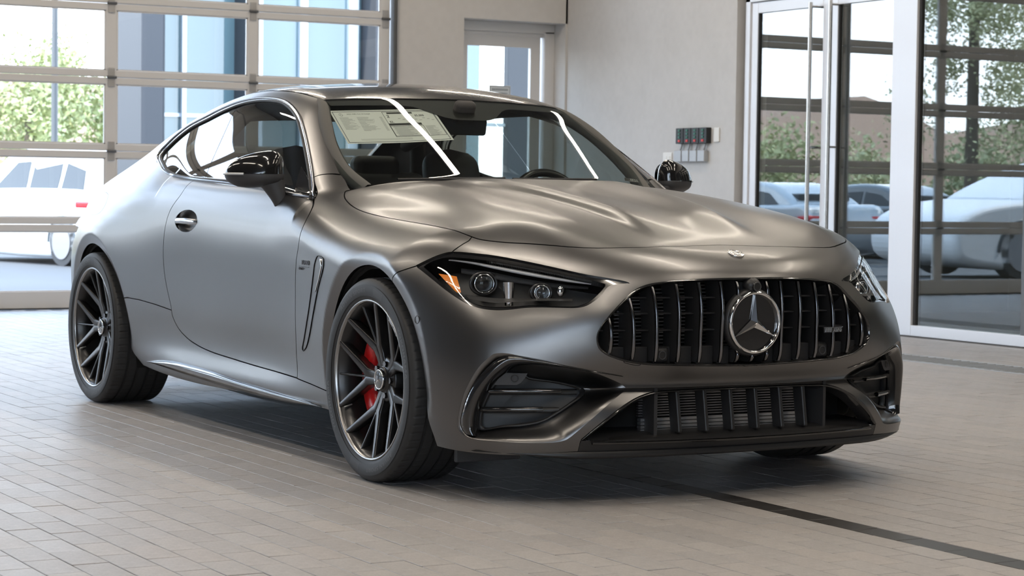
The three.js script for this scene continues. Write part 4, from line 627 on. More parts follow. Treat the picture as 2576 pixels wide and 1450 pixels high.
// bonnet badge
{ const z = 2.2, p = O(1874, 641, 0.001), n = vgrad(Math.abs(p.x), p.y, p.z); const bz = (() => { let z = 2.15; for (; z < 2.3; z += 0.002) { const q = V3(0, 0, z); const y = 0.793; if (skin(0, y, z) > 0) break; } return z; })();
  const c = V3(0, 0.793, bz), nn = vgrad(0, c.y, c.z), q = new THREE.Quaternion().setFromUnitVectors(V3(0, 0, 1), nn); const bd = grp(car, 'bonnet_badge', 'round silver badge'); const A = (g) => g.applyQuaternion(q).translate(c.x, c.y, c.z);
  part(bd, 'badge_disc', A(new THREE.CylinderGeometry(0.0265, 0.0275, 0.004, 48).rotateX(Math.PI / 2)), M.badge); part(bd, 'badge_ring', A(new THREE.TorusGeometry(0.0262, 0.0013, 8, 48).translate(0, 0, 0.002)), M.chrome);
  part(bd, 'inner_ring', A(new THREE.TorusGeometry(0.019, 0.0008, 8, 40).translate(0, 0, 0.0024)), M.chrome);
  part(bd, 'relief', A(capsuleBox(0.022, 0.006, 0.002, 0.0008).translate(0, -0.0085, 0.002)), M.darkChrome); part(bd, 'relief', A(capsuleBox(0.008, 0.016, 0.002, 0.0008).translate(-0.004, 0.003, 0.002)), M.lip); part(bd, 'relief', A(new THREE.TorusGeometry(0.006, 0.0015, 8, 20, Math.PI).translate(0.006, 0, 0.002)), M.lip); }
// sensor dot beside the front wheel and the towing-eye cover below the grille
{ const p = hit(1049, 805), n = vgrad(p.x, p.y, p.z), t = new THREE.TorusGeometry(0.0125, 0.0012, 8, 32); t.applyQuaternion(new THREE.Quaternion().setFromUnitVectors(V3(0, 0, 1), n)); t.translate(p.x, p.y, p.z); pair(car, 'corner_sensor', t, M.satin);
  const l = outline([[1569, 905, 1], [1570, 912], [1576, 914.5], [1604, 920], [1611, 918], [1613, 912, 1]], false, 4).map(([x, y]) => O(x, y, 0.0002)); part(car, 'towing_cover_joint', mirX(tubeGeo(l, 0.0012, 40, 6), -1), M.gap); }
// ------------------------------------------------------------------ wheels (built with the outer face towards +x, centre at the origin of y and z)
function lathX(prof, seg = 120) { return new THREE.LatheGeometry(prof.map((p) => new THREE.Vector2(p[0], p[1])), seg).rotateZ(-Math.PI / 2); } // [radius, x]
function tyreGeo(R, W, c) {
  const prof = [], h = W / 2, groove = [-0.072, -0.025, 0.022, 0.068].map((g) => g * W / 0.265);
  const add = (u, r, k = 0) => prof.push([u, r, k]);
  const side = (s) => [[0.118, 0.262], [0.121, 0.270], [0.128, 0.280], [0.1325, 0.298], [0.1325, 0.312], [0.129, 0.327], [0.123, 0.3365], [0.116, 0.3415]].map(([u, r]) => [s * (u - 0.1325 + h), r - 0.345 + R + (0.345 - R) * (1 - (r - 0.262) / 0.083), 0]);
  const L = side(-1), Rr = side(1).reverse();
  for (const p of L) prof.push(p);
  { const us = []; for (let i = 0; i <= 22; i++) { const u = lerp(-h + 0.023, h - 0.023, i / 22); if (!groove.some((g) => Math.abs(u - g) < 0.0078)) us.push([u, 0]); } for (const g of groove) us.push([g - 0.0072, 0], [g - 0.0064, 0], [g - 0.0056, 1], [g - 0.005, 1], [g + 0.005, 1], [g + 0.0056, 1], [g + 0.0064, 0], [g + 0.0072, 0]); us.sort((p, q) => p[0] - q[0]); for (const [u, d] of us) add(u, R - 0.0025 * (u / h) ** 4 - d * 0.010, d ? 0 : Math.abs(u) > h - 0.052 ? 1 : 0.35); }
  for (const p of Rr) prof.push(p);
  const nT = 70 * 8, P = [], id = [], n = prof.length;
  for (let j = 0; j <= nT; j++) { const a = j / nT * 2 * Math.PI, m = j % 8; for (const [u, r, k] of prof) { const d = (m === 0 ? 0.0045 : 0) * (k > 0.9 ? 1 : 0) + (m === 0 && k > 0 && k < 0.9 && Math.abs(u) > 0.03 ? 0.0015 : 0), rr = r - d; P.push(c + u, Math.sin(a) * rr, Math.cos(a) * rr); } }
  for (let j = 0; j < nT; j++) for (let i = 0; i < n - 1; i++) { const a = j * n + i, b = a + n; id.push(a, a + 1, b, a + 1, b + 1, b); }
  const g = new THREE.BufferGeometry(); g.setAttribute('position', new THREE.Float32BufferAttribute(P, 3)); g.setIndex(id); g.computeVertexNormals(); return g;
}
function ringBand(r0, r1, x0, x1, seg = 160) { const P = [], U = [], id = []; for (let j = 0; j <= seg; j++) { const a = j / seg * 2 * Math.PI; for (let k = 0; k <= 4; k++) { const t = k / 4, r = lerp(r0, r1, t), x = lerp(x0, x1, t) + 0.0022 * Math.sin(Math.PI * t); P.push(x, Math.sin(a) * r, Math.cos(a) * r); U.push(j / seg, t); } } for (let j = 0; j < seg; j++) for (let k = 0; k < 4; k++) { const a = j * 5 + k, b = a + 5; id.push(a, a + 1, b, a + 1, b + 1, b); } const g = new THREE.BufferGeometry(); g.setAttribute('position', new THREE.Float32BufferAttribute(P, 3)); g.setAttribute('uv', new THREE.Float32BufferAttribute(U, 2)); g.setIndex(id); g.computeVertexNormals(); return g; }
// angle runs from +z (front) over +y; on the right-hand wheels the letters must read from outside, where front is to the right
const tyreText = (flip) => { const c = canvas(2048, 64, (x, w, h) => { x.fillStyle = '#2f2f30'; x.fillRect(0, 0, w, h); x.fillStyle = '#4b4b4c'; x.textBaseline = 'middle';
  const put = (s, deg, size) => { x.save(); x.translate(((deg + 360) % 360) / 360 * w, h * 0.5); if (flip) x.scale(-1, 1); x.font = `bold ${size}px sans-serif`; x.textAlign = 'center'; x.fillText(s, 0, 0); x.restore(); };
  put('YOKOHAMA', 22, 34); put('YOKOHAMA', 202, 34); put('ADVAN SPORT', 292, 34); put('ADVAN SPORT', 112, 34); for (let i = 0; i < 8; i++) { x.fillRect(0.19 * w + i * 9, 12, 4, 40); x.fillRect(0.69 * w + i * 9, 12, 4, 40); } }); return tex(c); };
M.tyreMark = std({ map: tyreText(true), roughness: 0.6 }); M.tyreMark.name = 'tyre_lettering'; M.tyreMarkL = std({ map: tyreText(false), roughness: 0.6 }); M.tyreMarkL.name = 'tyre_lettering_left';
function bar(path, closedCap = true) { // path: [{p:V3, w, d}], a bar with a bevelled face towards +x
  const rows = [], n = path.length;
  for (let i = 0; i < n; i++) { const t = path[Math.min(i + 1, n - 1)].p.clone().sub(path[Math.max(i - 1, 0)].p); t.x *= 0.4; t.normalize(); const ax = V3(1, 0, 0), sd = t.clone().cross(ax).normalize(), { p, w, d } = path[i]; const q = (a, b) => p.clone().addScaledVector(sd, a * w / 2).addScaledVector(ax, b);
    rows.push([q(-0.8, -d), q(-1, -0.008), q(-0.9, -0.003), q(-0.55, 0), q(0.55, 0), q(0.9, -0.003), q(1, -0.008), q(0.8, -d)]); }
  return gridGeo(rows, true);
}
const uOf = spline([0, 0.06, 0.1, 0.15, 0.2, 0.25, 0.27], [-0.062, -0.061, -0.054, -0.041, -0.027, -0.013, -0.008]);
const pol = (r, deg, dx = 0) => V3(uOf(r) + dx, Math.sin(deg * Math.PI / 180) * r, Math.cos(deg * Math.PI / 180) * r);
function wheelParts(R, W, front) {
  const out = []; const add = (n, g, m, l) => out.push([n, g, m, l]);
  add('tyre', tyreGeo(R, W, -W / 2 + 0.004), M.rubber); add('tyre_lettering', ringBand(0.284, 0.322, 0.0024, 0.0040), 'mark');
  add('rim_barrel', lathX([[0.262, -W + 0.012], [0.250, -W + 0.03], [0.243, -0.12], [0.240, -0.06], [0.252, -0.022], [0.2625, -0.011]].reverse().map(([r, x]) => [r, x])), M.satinMetal);
  add('rim_lip', lathX([[0.2615, -0.012], [0.264, -0.006], [0.2675, -0.003], [0.2715, -0.004], [0.2735, -0.009], [0.273, -0.016]].reverse()), M.lip, 'machined bright rim edge');
  for (let k = 0; k < 5; k++) { const t0 = 180 + k * 72;
    for (const s of [-1, 1]) { const A = pol(0.112, t0 + s * 6.5), B = pol(0.264, t0 + s * 24.5), pts = [{ p: pol(0.045, t0 + s * 11), w: 0.03, d: 0.042 }, { p: pol(0.085, t0 + s * 8), w: 0.03, d: 0.042 }]; for (let i = 0; i <= 10; i++) { const u = i / 10, y = lerp(A.y, B.y, u), z = lerp(A.z, B.z, u), r = Math.hypot(y, z); pts.push({ p: V3(uOf(r), y, z), w: lerp(0.036, 0.020, u ** 0.8), d: lerp(0.042, 0.032, u) }); } add('spoke', bar(pts), M.satinMetal); }
    const pts = []; for (let i = 0; i <= 10; i++) { const u = i / 10, r = lerp(0.05, 0.264, u); pts.push({ p: pol(r, t0, -0.003 - 0.004 * u), w: lerp(0.030, 0.0085, sstep(0.2, 0.42, u)), d: 0.03 }); } add('spoke', bar(pts), M.satinMetal);
    const b = pol(0.056, t0 + 36); add('wheel_bolt', new THREE.CylinderGeometry(0.010, 0.011, 0.02, 6).rotateZ(Math.PI / 2).translate(b.x - 0.004, b.y, b.z), M.darkChrome);
  }
  add('hub', lathX([[0.085, -0.11], [0.079, -0.072], [0.072, -0.066], [0.045, -0.062], [0.040, -0.054], [0.036, -0.052], [0, -0.052]].reverse()), M.satinMetal);
  add('hub_cap', lathX([[0.036, -0.053], [0.0355, -0.047], [0.033, -0.044], [0.0, -0.043]].reverse()), M.gloss); add('hub_ring', new THREE.TorusGeometry(0.0325, 0.0022, 8, 48).rotateY(Math.PI / 2).translate(-0.0445, 0, 0), M.chrome);
  { const P = [], c = [0.006, 0, 0], L = 0.031, I = 0.0062, v = (a, r, x) => [x, Math.sin(a) * r, Math.cos(a) * r]; for (let k = 0; k < 3; k++) { const a = Math.PI / 2 + k * 2 * Math.PI / 3, tip = v(a, L, 0.002), il = v(a + Math.PI / 3, I, 0), ir = v(a - Math.PI / 3, I, 0); P.push(...c, ...il, ...tip, ...c, ...tip, ...ir); } const g = new THREE.BufferGeometry(); g.setAttribute('position', new THREE.Float32BufferAttribute(P, 3)); g.computeVertexNormals(); g.translate(-0.0455, 0, 0); add('star', g, M.chrome); }
  add('brake_disc', lathX([[0.085, -0.135], [0.085, -0.122], [0.188, -0.122], [0.190, -0.135], [0.188, -0.15]].reverse()), M.disc);
  { const rows = []; for (let i = 0; i <= 24; i++) { const a = lerp(front ? 132 : 40, front ? 232 : -40, i / 24) * Math.PI / 180, q = (r, x) => V3(x, Math.sin(a) * r, Math.cos(a) * r), e = Math.min(1, Math.min(i, 24 - i) / 2 + 0.5); rows.push([q(0.128, -0.118), q(0.132, -0.09 - 0.02 * (1 - e)), q(0.15, -0.076 - 0.02 * (1 - e)), q(0.19, -0.074 - 0.02 * (1 - e)), q(0.208, -0.084), q(0.212, -0.15), q(0.13, -0.15)]); } add('brake_caliper', gridGeo(front ? rows : rows.slice().reverse(), true), front ? M.red : M.satin, front ? 'red brake caliper' : undefined); }
  add('valve', new THREE.CylinderGeometry(0.0035, 0.0035, 0.03, 10).rotateZ(Math.PI / 2 - 0.3).translate(-0.03, Math.sin(3.62) * 0.235, Math.cos(3.62) * 0.235), M.alu);
  add('rim_plate', (() => { const rows = []; const P = [], U = [], id = []; for (let i = 0; i <= 10; i++) { const a = lerp(58, 40, i / 10) * Math.PI / 180; for (const [r, t] of [[0.2575, 0], [0.2475, 1]]) { P.push(-0.0125 - t * 0.0, Math.sin(a) * r, Math.cos(a) * r); U.push(i / 10, 1 - t); } } for (let i = 0; i < 10; i++) { const a = i * 2; id.push(a, a + 1, a + 2, a + 1, a + 3, a + 2); } const g = new THREE.BufferGeometry(); g.setAttribute('position', new THREE.Float32BufferAttribute(P, 3)); g.setAttribute('uv', new THREE.Float32BufferAttribute(U, 2)); g.setIndex(id); g.computeVertexNormals(); return g; })(), M.rimPlate);
  return out;
}
M.rimPlate = std({ map: tex(canvas(256, 32, (x, w, h) => { x.fillStyle = '#111'; x.fillRect(0, 0, w, h); x.strokeStyle = '#ddd'; x.lineWidth = 3; x.strokeRect(2, 2, w - 4, h - 4); x.fillStyle = '#ddd'; x.font = 'bold 26px sans-serif'; x.textBaseline = 'middle'; x.fillText('AMG', 150, 17); for (let i = 0; i < 5; i++) { x.fillRect(20 + i * 22, 6, 10, 20); } })), roughness: 0.4, side: THREE.DoubleSide }); M.rimPlate.name = 'rim_plate';
const wf = wheelParts(0.345, 0.262, true), wr = wheelParts(0.342, 0.285, false);
for (const [parts, z, y, s0] of [[wf, 1.4375, 0.345, 0.953], [wr, -1.4375, 0.342, 0.956]]) for (const s of [-1, 1]) {
  const w = grp(car, 'wheel'); w.position.set(s * s0, y, z);
  for (const [n, g, m, l] of parts) part(w, n, mirX(g, s), m === 'mark' ? (s < 0 ? M.tyreMark : M.tyreMarkL) : m, l);
}
// wheel-house liners
for (const [cz, cy, r] of ARCH) { const rows = []; for (let i = 0; i <= 30; i++) { const a = lerp(-25, 205, i / 30) * Math.PI / 180, q = (s, rr) => V3(s, cy + Math.sin(a) * rr, cz + Math.cos(a) * rr); rows.push([q(sideW(cz + Math.cos(a) * r, Math.max(cy + Math.sin(a) * r, 0.2)) - 0.03, r - 0.002), q(0.85, r - 0.002), q(0.55, r - 0.004), q(0.52, 0.05)]); } pair(car, 'wheel_liner', gridGeo(rows), M.gap); }
part(car, 'underbody', capsuleBox(1.5, 0.08, 3.6, 0.03).translate(0, 0.24, 0.1), M.gap);
// ------------------------------------------------------------------ side details
const offP = (p, d) => { const n = vgrad(p.x, p.y, p.z); return p.clone().addScaledVector(n, d); };
// bright strip round the side windows, on a black seal
{ const l = outline(dloPx, true, 5), top = l.map(([x, y]) => offP(hit(x, y), 0.002));
  pair(car, 'window_trim', tubeGeo(top, 0.0065, 240, 8, true), M.darkChrome, 'bright metal strip round the side windows');
  const c = [600, 390], inn = l.map(([x, y]) => { const d = Math.hypot(x - c[0], y - c[1]); return offP(hit(x + (c[0] - x) / d * 9, y + (c[1] - y) / d * 7), 0.0005); });
  pair(car, 'window_seal', tubeGeo(inn, 0.006, 240, 6, true), M.plastic);
  const inn2 = l.map(([x, y]) => { const d = Math.hypot(x - c[0], y - c[1]); return offP(hit(x + (c[0] - x) / d * 5, y + (c[1] - y) / d * 4), 0.001); });
  pair(car, 'window_trim', tubeGeo(inn2, 0.003, 240, 6, true), M.chrome); }
// door mirror sail and mirror
{ const mirs = [-1, 1].map(() => grp(car, 'door_mirror')); const add = (n, g, m, l) => [-1, 1].forEach((s, i) => part(mirs[i], n, mirX(g, s), m, l));
  // head: level slices between the two edges seen in the photograph, bulging forwards
  const edge = [[379, 676, 684], [381, 660, 694], [385, 640, 701], [392, 617, 707], [400, 598, 710], [410, 583, 712], [420, 574, 713], [430, 568, 713.5], [438, 565.5, 714], [445, 566, 714], [452, 569, 712], [460, 577, 702], [466, 588, 682], [471, 606, 655], [472.5, 620, 640]];
  const onM = (px, py) => { const d = rayDir(px, py), t = (1.139 + 0.743 * CAM.x - CAM.z) / (-0.743 * d.x + d.z), p = CAM.clone().addScaledVector(d, t); return V3(-p.x, p.y, p.z); };
  const E0 = spline(edge.map((e) => e[0]), edge.map((e) => e[1])), E1 = spline(edge.map((e) => e[0]), edge.map((e) => e[2]));
  const slice = (py, grow = 0) => { const L = onM(E0(py), py), R = onM(E1(py), py), c = L.clone().add(R).multiplyScalar(0.5), h = L.distanceTo(R) / 2 + grow, e = V3(0.803, 0, -0.596), m = V3(0.596, 0, 0.803), k = Math.min(1, h / 0.115), r = [];
    for (let i = 0; i < 40; i++) { const a = i / 40 * 2 * Math.PI, ca = Math.cos(a), sa = Math.sin(a); r.push(c.clone().addScaledVector(e, Math.sign(ca) * Math.abs(ca) ** 0.9 * h).addScaledVector(m, sa > 0 ? sa ** 0.9 * (0.075 * k + grow) : -(Math.abs(sa) ** 0.55) * 0.05 * k)); } return r; };
  const shell = (a, b, n, grow) => { const rows = []; for (let j = 0; j <= n; j++) rows.push(slice(lerp(a, b, j / n), grow)); if (a < 380) rows.unshift(rows[0].map(() => rows[0][0].clone().add(rows[0][20]).multiplyScalar(0.5))); if (b > 472) rows.push(rows[rows.length - 1].map(() => rows[rows.length - 1][0].clone().add(rows[rows.length - 1][20]).multiplyScalar(0.5))); return gridGeo(rows, true); };
  add('mirror_cap', shell(379, 437, 24, 0), M.gloss, 'gloss black cap'); add('mirror_lower_shell', shell(438, 472.5, 14, -0.001), M.plasticGrey, 'dark grey lower shell');
  add('indicator_strip', tubeGeo(slice(438.5, 0.0005).filter((_, i) => i <= 9), 0.0045, 60, 8), M.drl, 'clear indicator strip');
  { const c = onM(640, 425), g = new THREE.CircleGeometry(1, 32).scale(0.085, 0.052, 1).rotateY(Math.PI + 0.64).translate(c.x - 0.049 * 0.596, c.y, c.z - 0.052 * 0.803); add('mirror_glass', g, M.mirror); }
  { const rows = []; for (let j = 0; j <= 10; j++) { const t = j / 10, py = lerp(520, 452, t), l = lerp(679, 640, t ** 1.6), r = lerp(717, 716, t), q = (px, w) => { const p = onM(px, py), d = hit(px, py); return p; };
      const L = onM(l, py), R = onM(r, py), c = L.clone().add(R).multiplyScalar(0.5), back = V3(-0.02 * (1 - t) - 0.0, 0, 0), e = V3(0.803, 0, -0.596), m = V3(0.596, 0, 0.803), h = L.distanceTo(R) / 2, row = []; c.x -= 0.02 * (1 - t) * (1 - t); for (let i = 0; i < 24; i++) { const a = i / 24 * 2 * Math.PI; row.push(c.clone().addScaledVector(e, Math.cos(a) * h).addScaledVector(m, Math.sin(a) * lerp(0.022, 0.034, t))); } rows.push(row.reverse()); }
    rows.unshift(rows[0].map(() => rows[0][0].clone().add(rows[0][12]).multiplyScalar(0.5).add(V3(0, -0.004, 0)))); add('mirror_arm', gridGeo(rows, true), M.plasticGrey, 'dark grey mirror arm'); } }
// black triangle ahead of the door window and black strip below it
{ const g = fillPx(outline([[758, 418, 1], [768, 435], [783, 470], [786, 488, 1], [741, 482, 1], [748, 450]], true, 3), 0.004); pair(car, 'mirror_sail', g, M.gloss, 'gloss black sail panel');
  pair(car, 'belt_strip', stripPx([[492, 455], [573, 466], [650, 477], [717, 490], [788, 503]], [[492, 452], [573, 461], [650, 472], [717, 482], [788, 494]], [0.0005, 0.003, 0.0005], 40), M.gloss, 'gloss black belt strip'); }
// door handle in its dish
{ const c = hit(468, 556), n = vgrad(c.x, c.y, c.z), q = new THREE.Quaternion().setFromUnitVectors(V3(1, 0, 0), n); const A = (g) => g.applyQuaternion(q).translate(c.x, c.y, c.z);
  const dish = []; for (let j = 0; j <= 8; j++) { const t = j / 8, r = []; for (let i = 0; i < 32; i++) { const a = i / 32 * 2 * Math.PI; r.push(V3(0.0004 - 0.034 * Math.sin(t * Math.PI / 2) - 0.012 * (Math.cos(a) * (1 - t)) ** 2, Math.sin(a) * 0.0465 * (1 - t), Math.cos(a) * 0.1235 * (1 - t))); } dish.push(r.reverse()); }
  doors.forEach((d, i) => { const s = [-1, 1][i]; const h = part(d, 'handle_dish', mirX(A(gridGeo(dish, true)), s), M.paint);
    const l = []; for (let k = 0; k <= 12; k++) { const u = k / 12; l.push(V3(-0.008 + 0.020 * Math.sin(Math.PI * u) ** 0.6, -0.002, lerp(-0.118, 0.118, u))); }
    part(d, 'door_handle', mirX(A(new THREE.TubeGeometry(new THREE.CatmullRomCurve3(l), 40, 0.0125, 12).scale(0.8, 1.0, 1)), s), M.handle, 'bright door handle'); }); }
// slim vent behind the front wheel
{ const vent = [[799, 643], [811, 649.5], [812.6, 667], [807, 694], [799, 725], [787, 787], [776, 849.5], [768, 877], [762, 884.5, 1], [759.5, 878.6], [764, 849.5], [774, 787], [781.5, 733], [787, 686], [791, 659]];
  const vl = outline(vent, true, 4), vc = vl.map(([x, y]) => { const cxv = y < 660 ? 803 : y > 870 ? 763 : lerp(801, 768, (y - 655) / 225); return [lerp(x, cxv, 0.2), y < 650 ? y + 2 : y > 880 ? y - 2 : y]; });
  wings.forEach((w, i) => { const s = [-1, 1][i];
    part(w, 'vent_frame', mirX(gridGeo([vl.map((p) => O(p[0], p[1], 0.0005)), vl.map((p) => O(p[0], p[1], 0.003)), vc.map((p) => O(p[0], p[1], 0.001)), vc.map((p) => O(p[0], p[1], -0.008))].map((r) => r.slice().reverse()), true), s), M.satin);
    part(w, 'vent_fill', mirX(fillPx(vc, -0.004), s), M.satinPaint);
    part(w, 'vent_opening', mirX(fillPx(outline([[795, 662], [801, 657], [803, 670], [800, 700], [793, 728], [786, 736], [789, 692]], true, 3), -0.002), s), M.gap);
    part(w, 'vent_blade', mirX(stripPx([[801, 650], [803, 668], [799, 700], [790, 735]], [[808, 653], [810, 668], [805, 698], [795, 732]], [-0.003, 0.003, 0.003, -0.003], 16), s), M.chrome, 'bright vent blade'); }); }
// gloss blade along the sill
{ const up = [[368, 908], [411, 905], [449.5, 909], [527, 930], [605, 957], [682.5, 981], [760, 1005], [806, 1024]], dn = [[370, 912], [411, 929], [488, 956], [566, 980], [644, 1001.5], [721, 1018], [780, 1024], [807, 1025.5]];
  pair(car, 'sill_blade', stripPx(dn, up, [-0.03, 0.002, 0.012, 0.016, 0.014, 0.008, -0.004], 60), M.sillGloss, 'gloss black sill blade');
  }
// fuel flap joint
{ const l = outline([[227, 536], [233, 541], [248, 538], [262, 522], [271, 500], [272, 489], [264, 484], [250, 488], [236, 502], [228, 520]], true, 6); part(car, 'fuel_flap_joint', tubeGeo(l.map(([x, y]) => { const p = hit(x, y, -0.0012); return V3(-p.x, p.y, p.z); }), 0.0015, 80, 6, true), M.gap); }
// wipers and cowl
{ const cw = []; for (const [dz, dy] of [[0.0, 0.0], [0.03, -0.02], [0.12, -0.035]]) { const r = []; for (let i = 0; i <= 24; i++) { const s = lerp(-0.68, 0.68, i / 24), a = Math.abs(s); let z = 0.85; for (let k = 0; k < 40; k++) { const yy = topY(a, z), g = roofC(z) - roofK(z) * a * a; if (g > yy) z += 0.01; else break; } r.push(V3(s, topY(a, z) - 0.004 + dy, z - 0.01 + dz)); } cw.push(r); } part(car, 'cowl', gridGeo(cw), M.plastic);
  for (const [a, b] of [[[1270, 449], [1000, 452]], [[1500, 452], [1290, 451]]]) { const l = []; for (let i = 0; i <= 8; i++) { const p = rayDir(lerp(a[0], b[0], i / 8), lerp(a[1], b[1], i / 8)); const t = (0.83 - CAM.z) / p.z; const q = CAM.clone().addScaledVector(p, t); l.push(q); } part(car, 'wiper', tubeGeo(l, 0.006, 20, 6), M.plastic); } }
// ------------------------------------------------------------------ cabin
{ const inn = car; const add = (n, g, m, l) => part(inn, n, g, m, l);
  add('cabin_floor', capsuleBox(1.5, 0.06, 2.4, 0.02).translate(0, 0.33, -0.3), M.trim);
  { const rows = []; for (const [z, y] of [[1.02, 0.93], [0.86, 0.955], [0.7, 0.965], [0.56, 0.955], [0.47, 0.92], [0.45, 0.84], [0.5, 0.6]]) { const r = []; for (let i = 0; i <= 30; i++) { const s = lerp(-0.76, 0.76, i / 30); r.push(V3(s, y - 0.04 * (s / 0.75) ** 2 + (y > 0.9 ? 0.018 * Math.exp(-(((s - 0.36) / 0.16) ** 2)) * (z < 0.65 ? 1 : 0) : 0), z - 0.04 * (s / 0.75) ** 2)); } rows.push(r); } add('dashboard', gridGeo(rows.map((r) => r.slice().reverse())), M.trim); }
  add('display', capsuleBox(0.25, 0.15, 0.015, 0.006).rotateX(0.25).translate(0.38, 0.955, 0.49), M.gloss);
  function seat(x) { const st = part(inn, 'seat', capsuleBox(0.5, 0.14, 0.5, 0.05).rotateX(-0.12).translate(x, 0.5, 0.02), M.leather);
    const bk = []; for (let j = 0; j <= 10; j++) { const v = j / 10, w = lerp(0.27, 0.2, sstep(0.3, 1, v)), y = lerp(0.5, 0.98, v), z = -0.22 - 0.24 * v, r = []; for (let i = 0; i < 28; i++) { const a = i / 28 * 2 * Math.PI, c = Math.cos(a), s = Math.sin(a); r.push(V3(x + Math.sign(c) * Math.abs(c) ** 0.6 * w, y, z + Math.sign(s) * Math.abs(s) ** 0.7 * 0.07 + 0.03 * (Math.abs(c) ** 4))); } bk.push(r.reverse()); } part(st, 'backrest', gridGeo(bk, true), M.leather);
    const hr = []; for (let j = 0; j <= 12; j++) { const v = j / 12, k = Math.sqrt(Math.max(0.0001, 1 - Math.abs(2 * v - 1) ** 3.2)), y = lerp(0.95, 1.17, v), z = -0.44 - 0.05 * v, r = []; for (let i = 0; i < 28; i++) { const a = i / 28 * 2 * Math.PI, c = Math.cos(a), s = Math.sin(a); r.push(V3(x + Math.sign(c) * Math.abs(c) ** 0.55 * 0.135 * k, y, z + Math.sign(s) * Math.abs(s) ** 0.7 * 0.055 * k)); } hr.push(r.reverse()); } part(st, 'headrest', gridGeo(hr, true), M.leather); }
  seat(-0.37); seat(0.37);
  add('rear_bench', capsuleBox(1.2, 0.16, 0.45, 0.05).translate(0, 0.52, -0.85), M.leather); add('rear_backrest', capsuleBox(1.2, 0.55, 0.14, 0.05).rotateX(-0.35).translate(0, 0.8, -1.12), M.leather); add('rear_shelf', capsuleBox(1.25, 0.03, 0.5, 0.01).translate(0, 1.02, -1.45), M.trim);
  for (const x of [-0.35, 0.35]) add('rear_headrest', capsuleBox(0.24, 0.13, 0.1, 0.04).translate(x, 1.08, -1.2), M.leather);
  // steering wheel
  { const w = grp(inn, 'steering_wheel'); const q = new THREE.Quaternion().setFromEuler(new THREE.Euler(-0.35, 0, 0)); const A = (g) => g.applyQuaternion(q).translate(0.37, 0.90, 0.40); const rim = A(new THREE.TorusGeometry(0.175, 0.0165, 14, 64)); part(w, 'steering_rim', rim, M.leatherGloss); part(w, 'steering_hub', A(capsuleBox(0.15, 0.11, 0.04, 0.02)), M.trim); part(w, 'steering_spoke', A(capsuleBox(0.33, 0.03, 0.02, 0.008)), M.satin); }
  // headlining, pillars, mirror housing
  { const rows = []; for (let j = 0; j <= 14; j++) { const z = lerp(0.24, -1.1, j / 14), r = []; for (let i = 0; i <= 20; i++) { const s = lerp(-0.53, 0.53, i / 20); r.push(V3(s, roofC(z) - roofK(z) * s * s - 0.035 - 0.02 * (s / 0.5) ** 4, z)); } rows.push(r); } add('headlining', gridGeo(rows.map((r) => r.slice().reverse())), M.lining); }
  for (const m of [-1, 1]) { const l = [V3(0.62, 0.98, 0.74), V3(0.648, 1.05, 0.60), V3(0.64, 1.14, 0.46), V3(0.60, 1.24, 0.31), V3(0.545, 1.315, 0.15), V3(0.525, 1.335, -0.2), V3(0.50, 1.30, -0.7), V3(0.46, 1.19, -1.1)].map((p) => V3(p.x * m, p.y, p.z)); add('pillar_trim', tubeGeo(l, 0.028, 60, 10), M.lining);
    const c = [V3(0.50, 1.22, -1.05), V3(0.58, 1.08, -1.2), V3(0.62, 0.98, -1.3)].map((p) => V3(p.x * m, p.y, p.z)); add('pillar_trim', tubeGeo(c, 0.04, 30, 10), M.lining);
    add('door_card', capsuleBox(0.05, 0.5, 1.7, 0.02).translate(m * 0.80, 0.66, -0.1), M.trim); }
  add('belt_strap', tubeGeo([V3(-0.56, 1.08, -0.42), V3(-0.52, 0.9, -0.3), V3(-0.45, 0.6, -0.2)], 0.012, 20, 6), M.greyPlastic);
  // dark printed band along the top of the windscreen with the sensor housing
  { const put = (s, z, d) => V3(s, roofC(z) - roofK(z) * s * s - d, z); const band = []; for (let j = 0; j <= 4; j++) { const r = []; for (let i = 0; i <= 40; i++) { const s = lerp(-0.535, 0.535, i / 40), zt = 0.246 - 0.27 * s * s, k = 0.05 + 0.11 * Math.exp(-((Math.abs(s) / 0.17) ** 4)); r.push(put(s, zt + k * j / 4, 0.006)); } band.push(r); } add('screen_band', gridGeo(band), M.band);
    const mm = capsuleBox(0.24, 0.07, 0.03, 0.013).rotateX(0.2); add('inside_mirror', mm.translate(0.0, 1.245, 0.30), M.trim); add('mirror_stem', capsuleBox(0.09, 0.10, 0.05, 0.02).rotateX(0.5).translate(0, 1.30, 0.33), M.trim); }
}
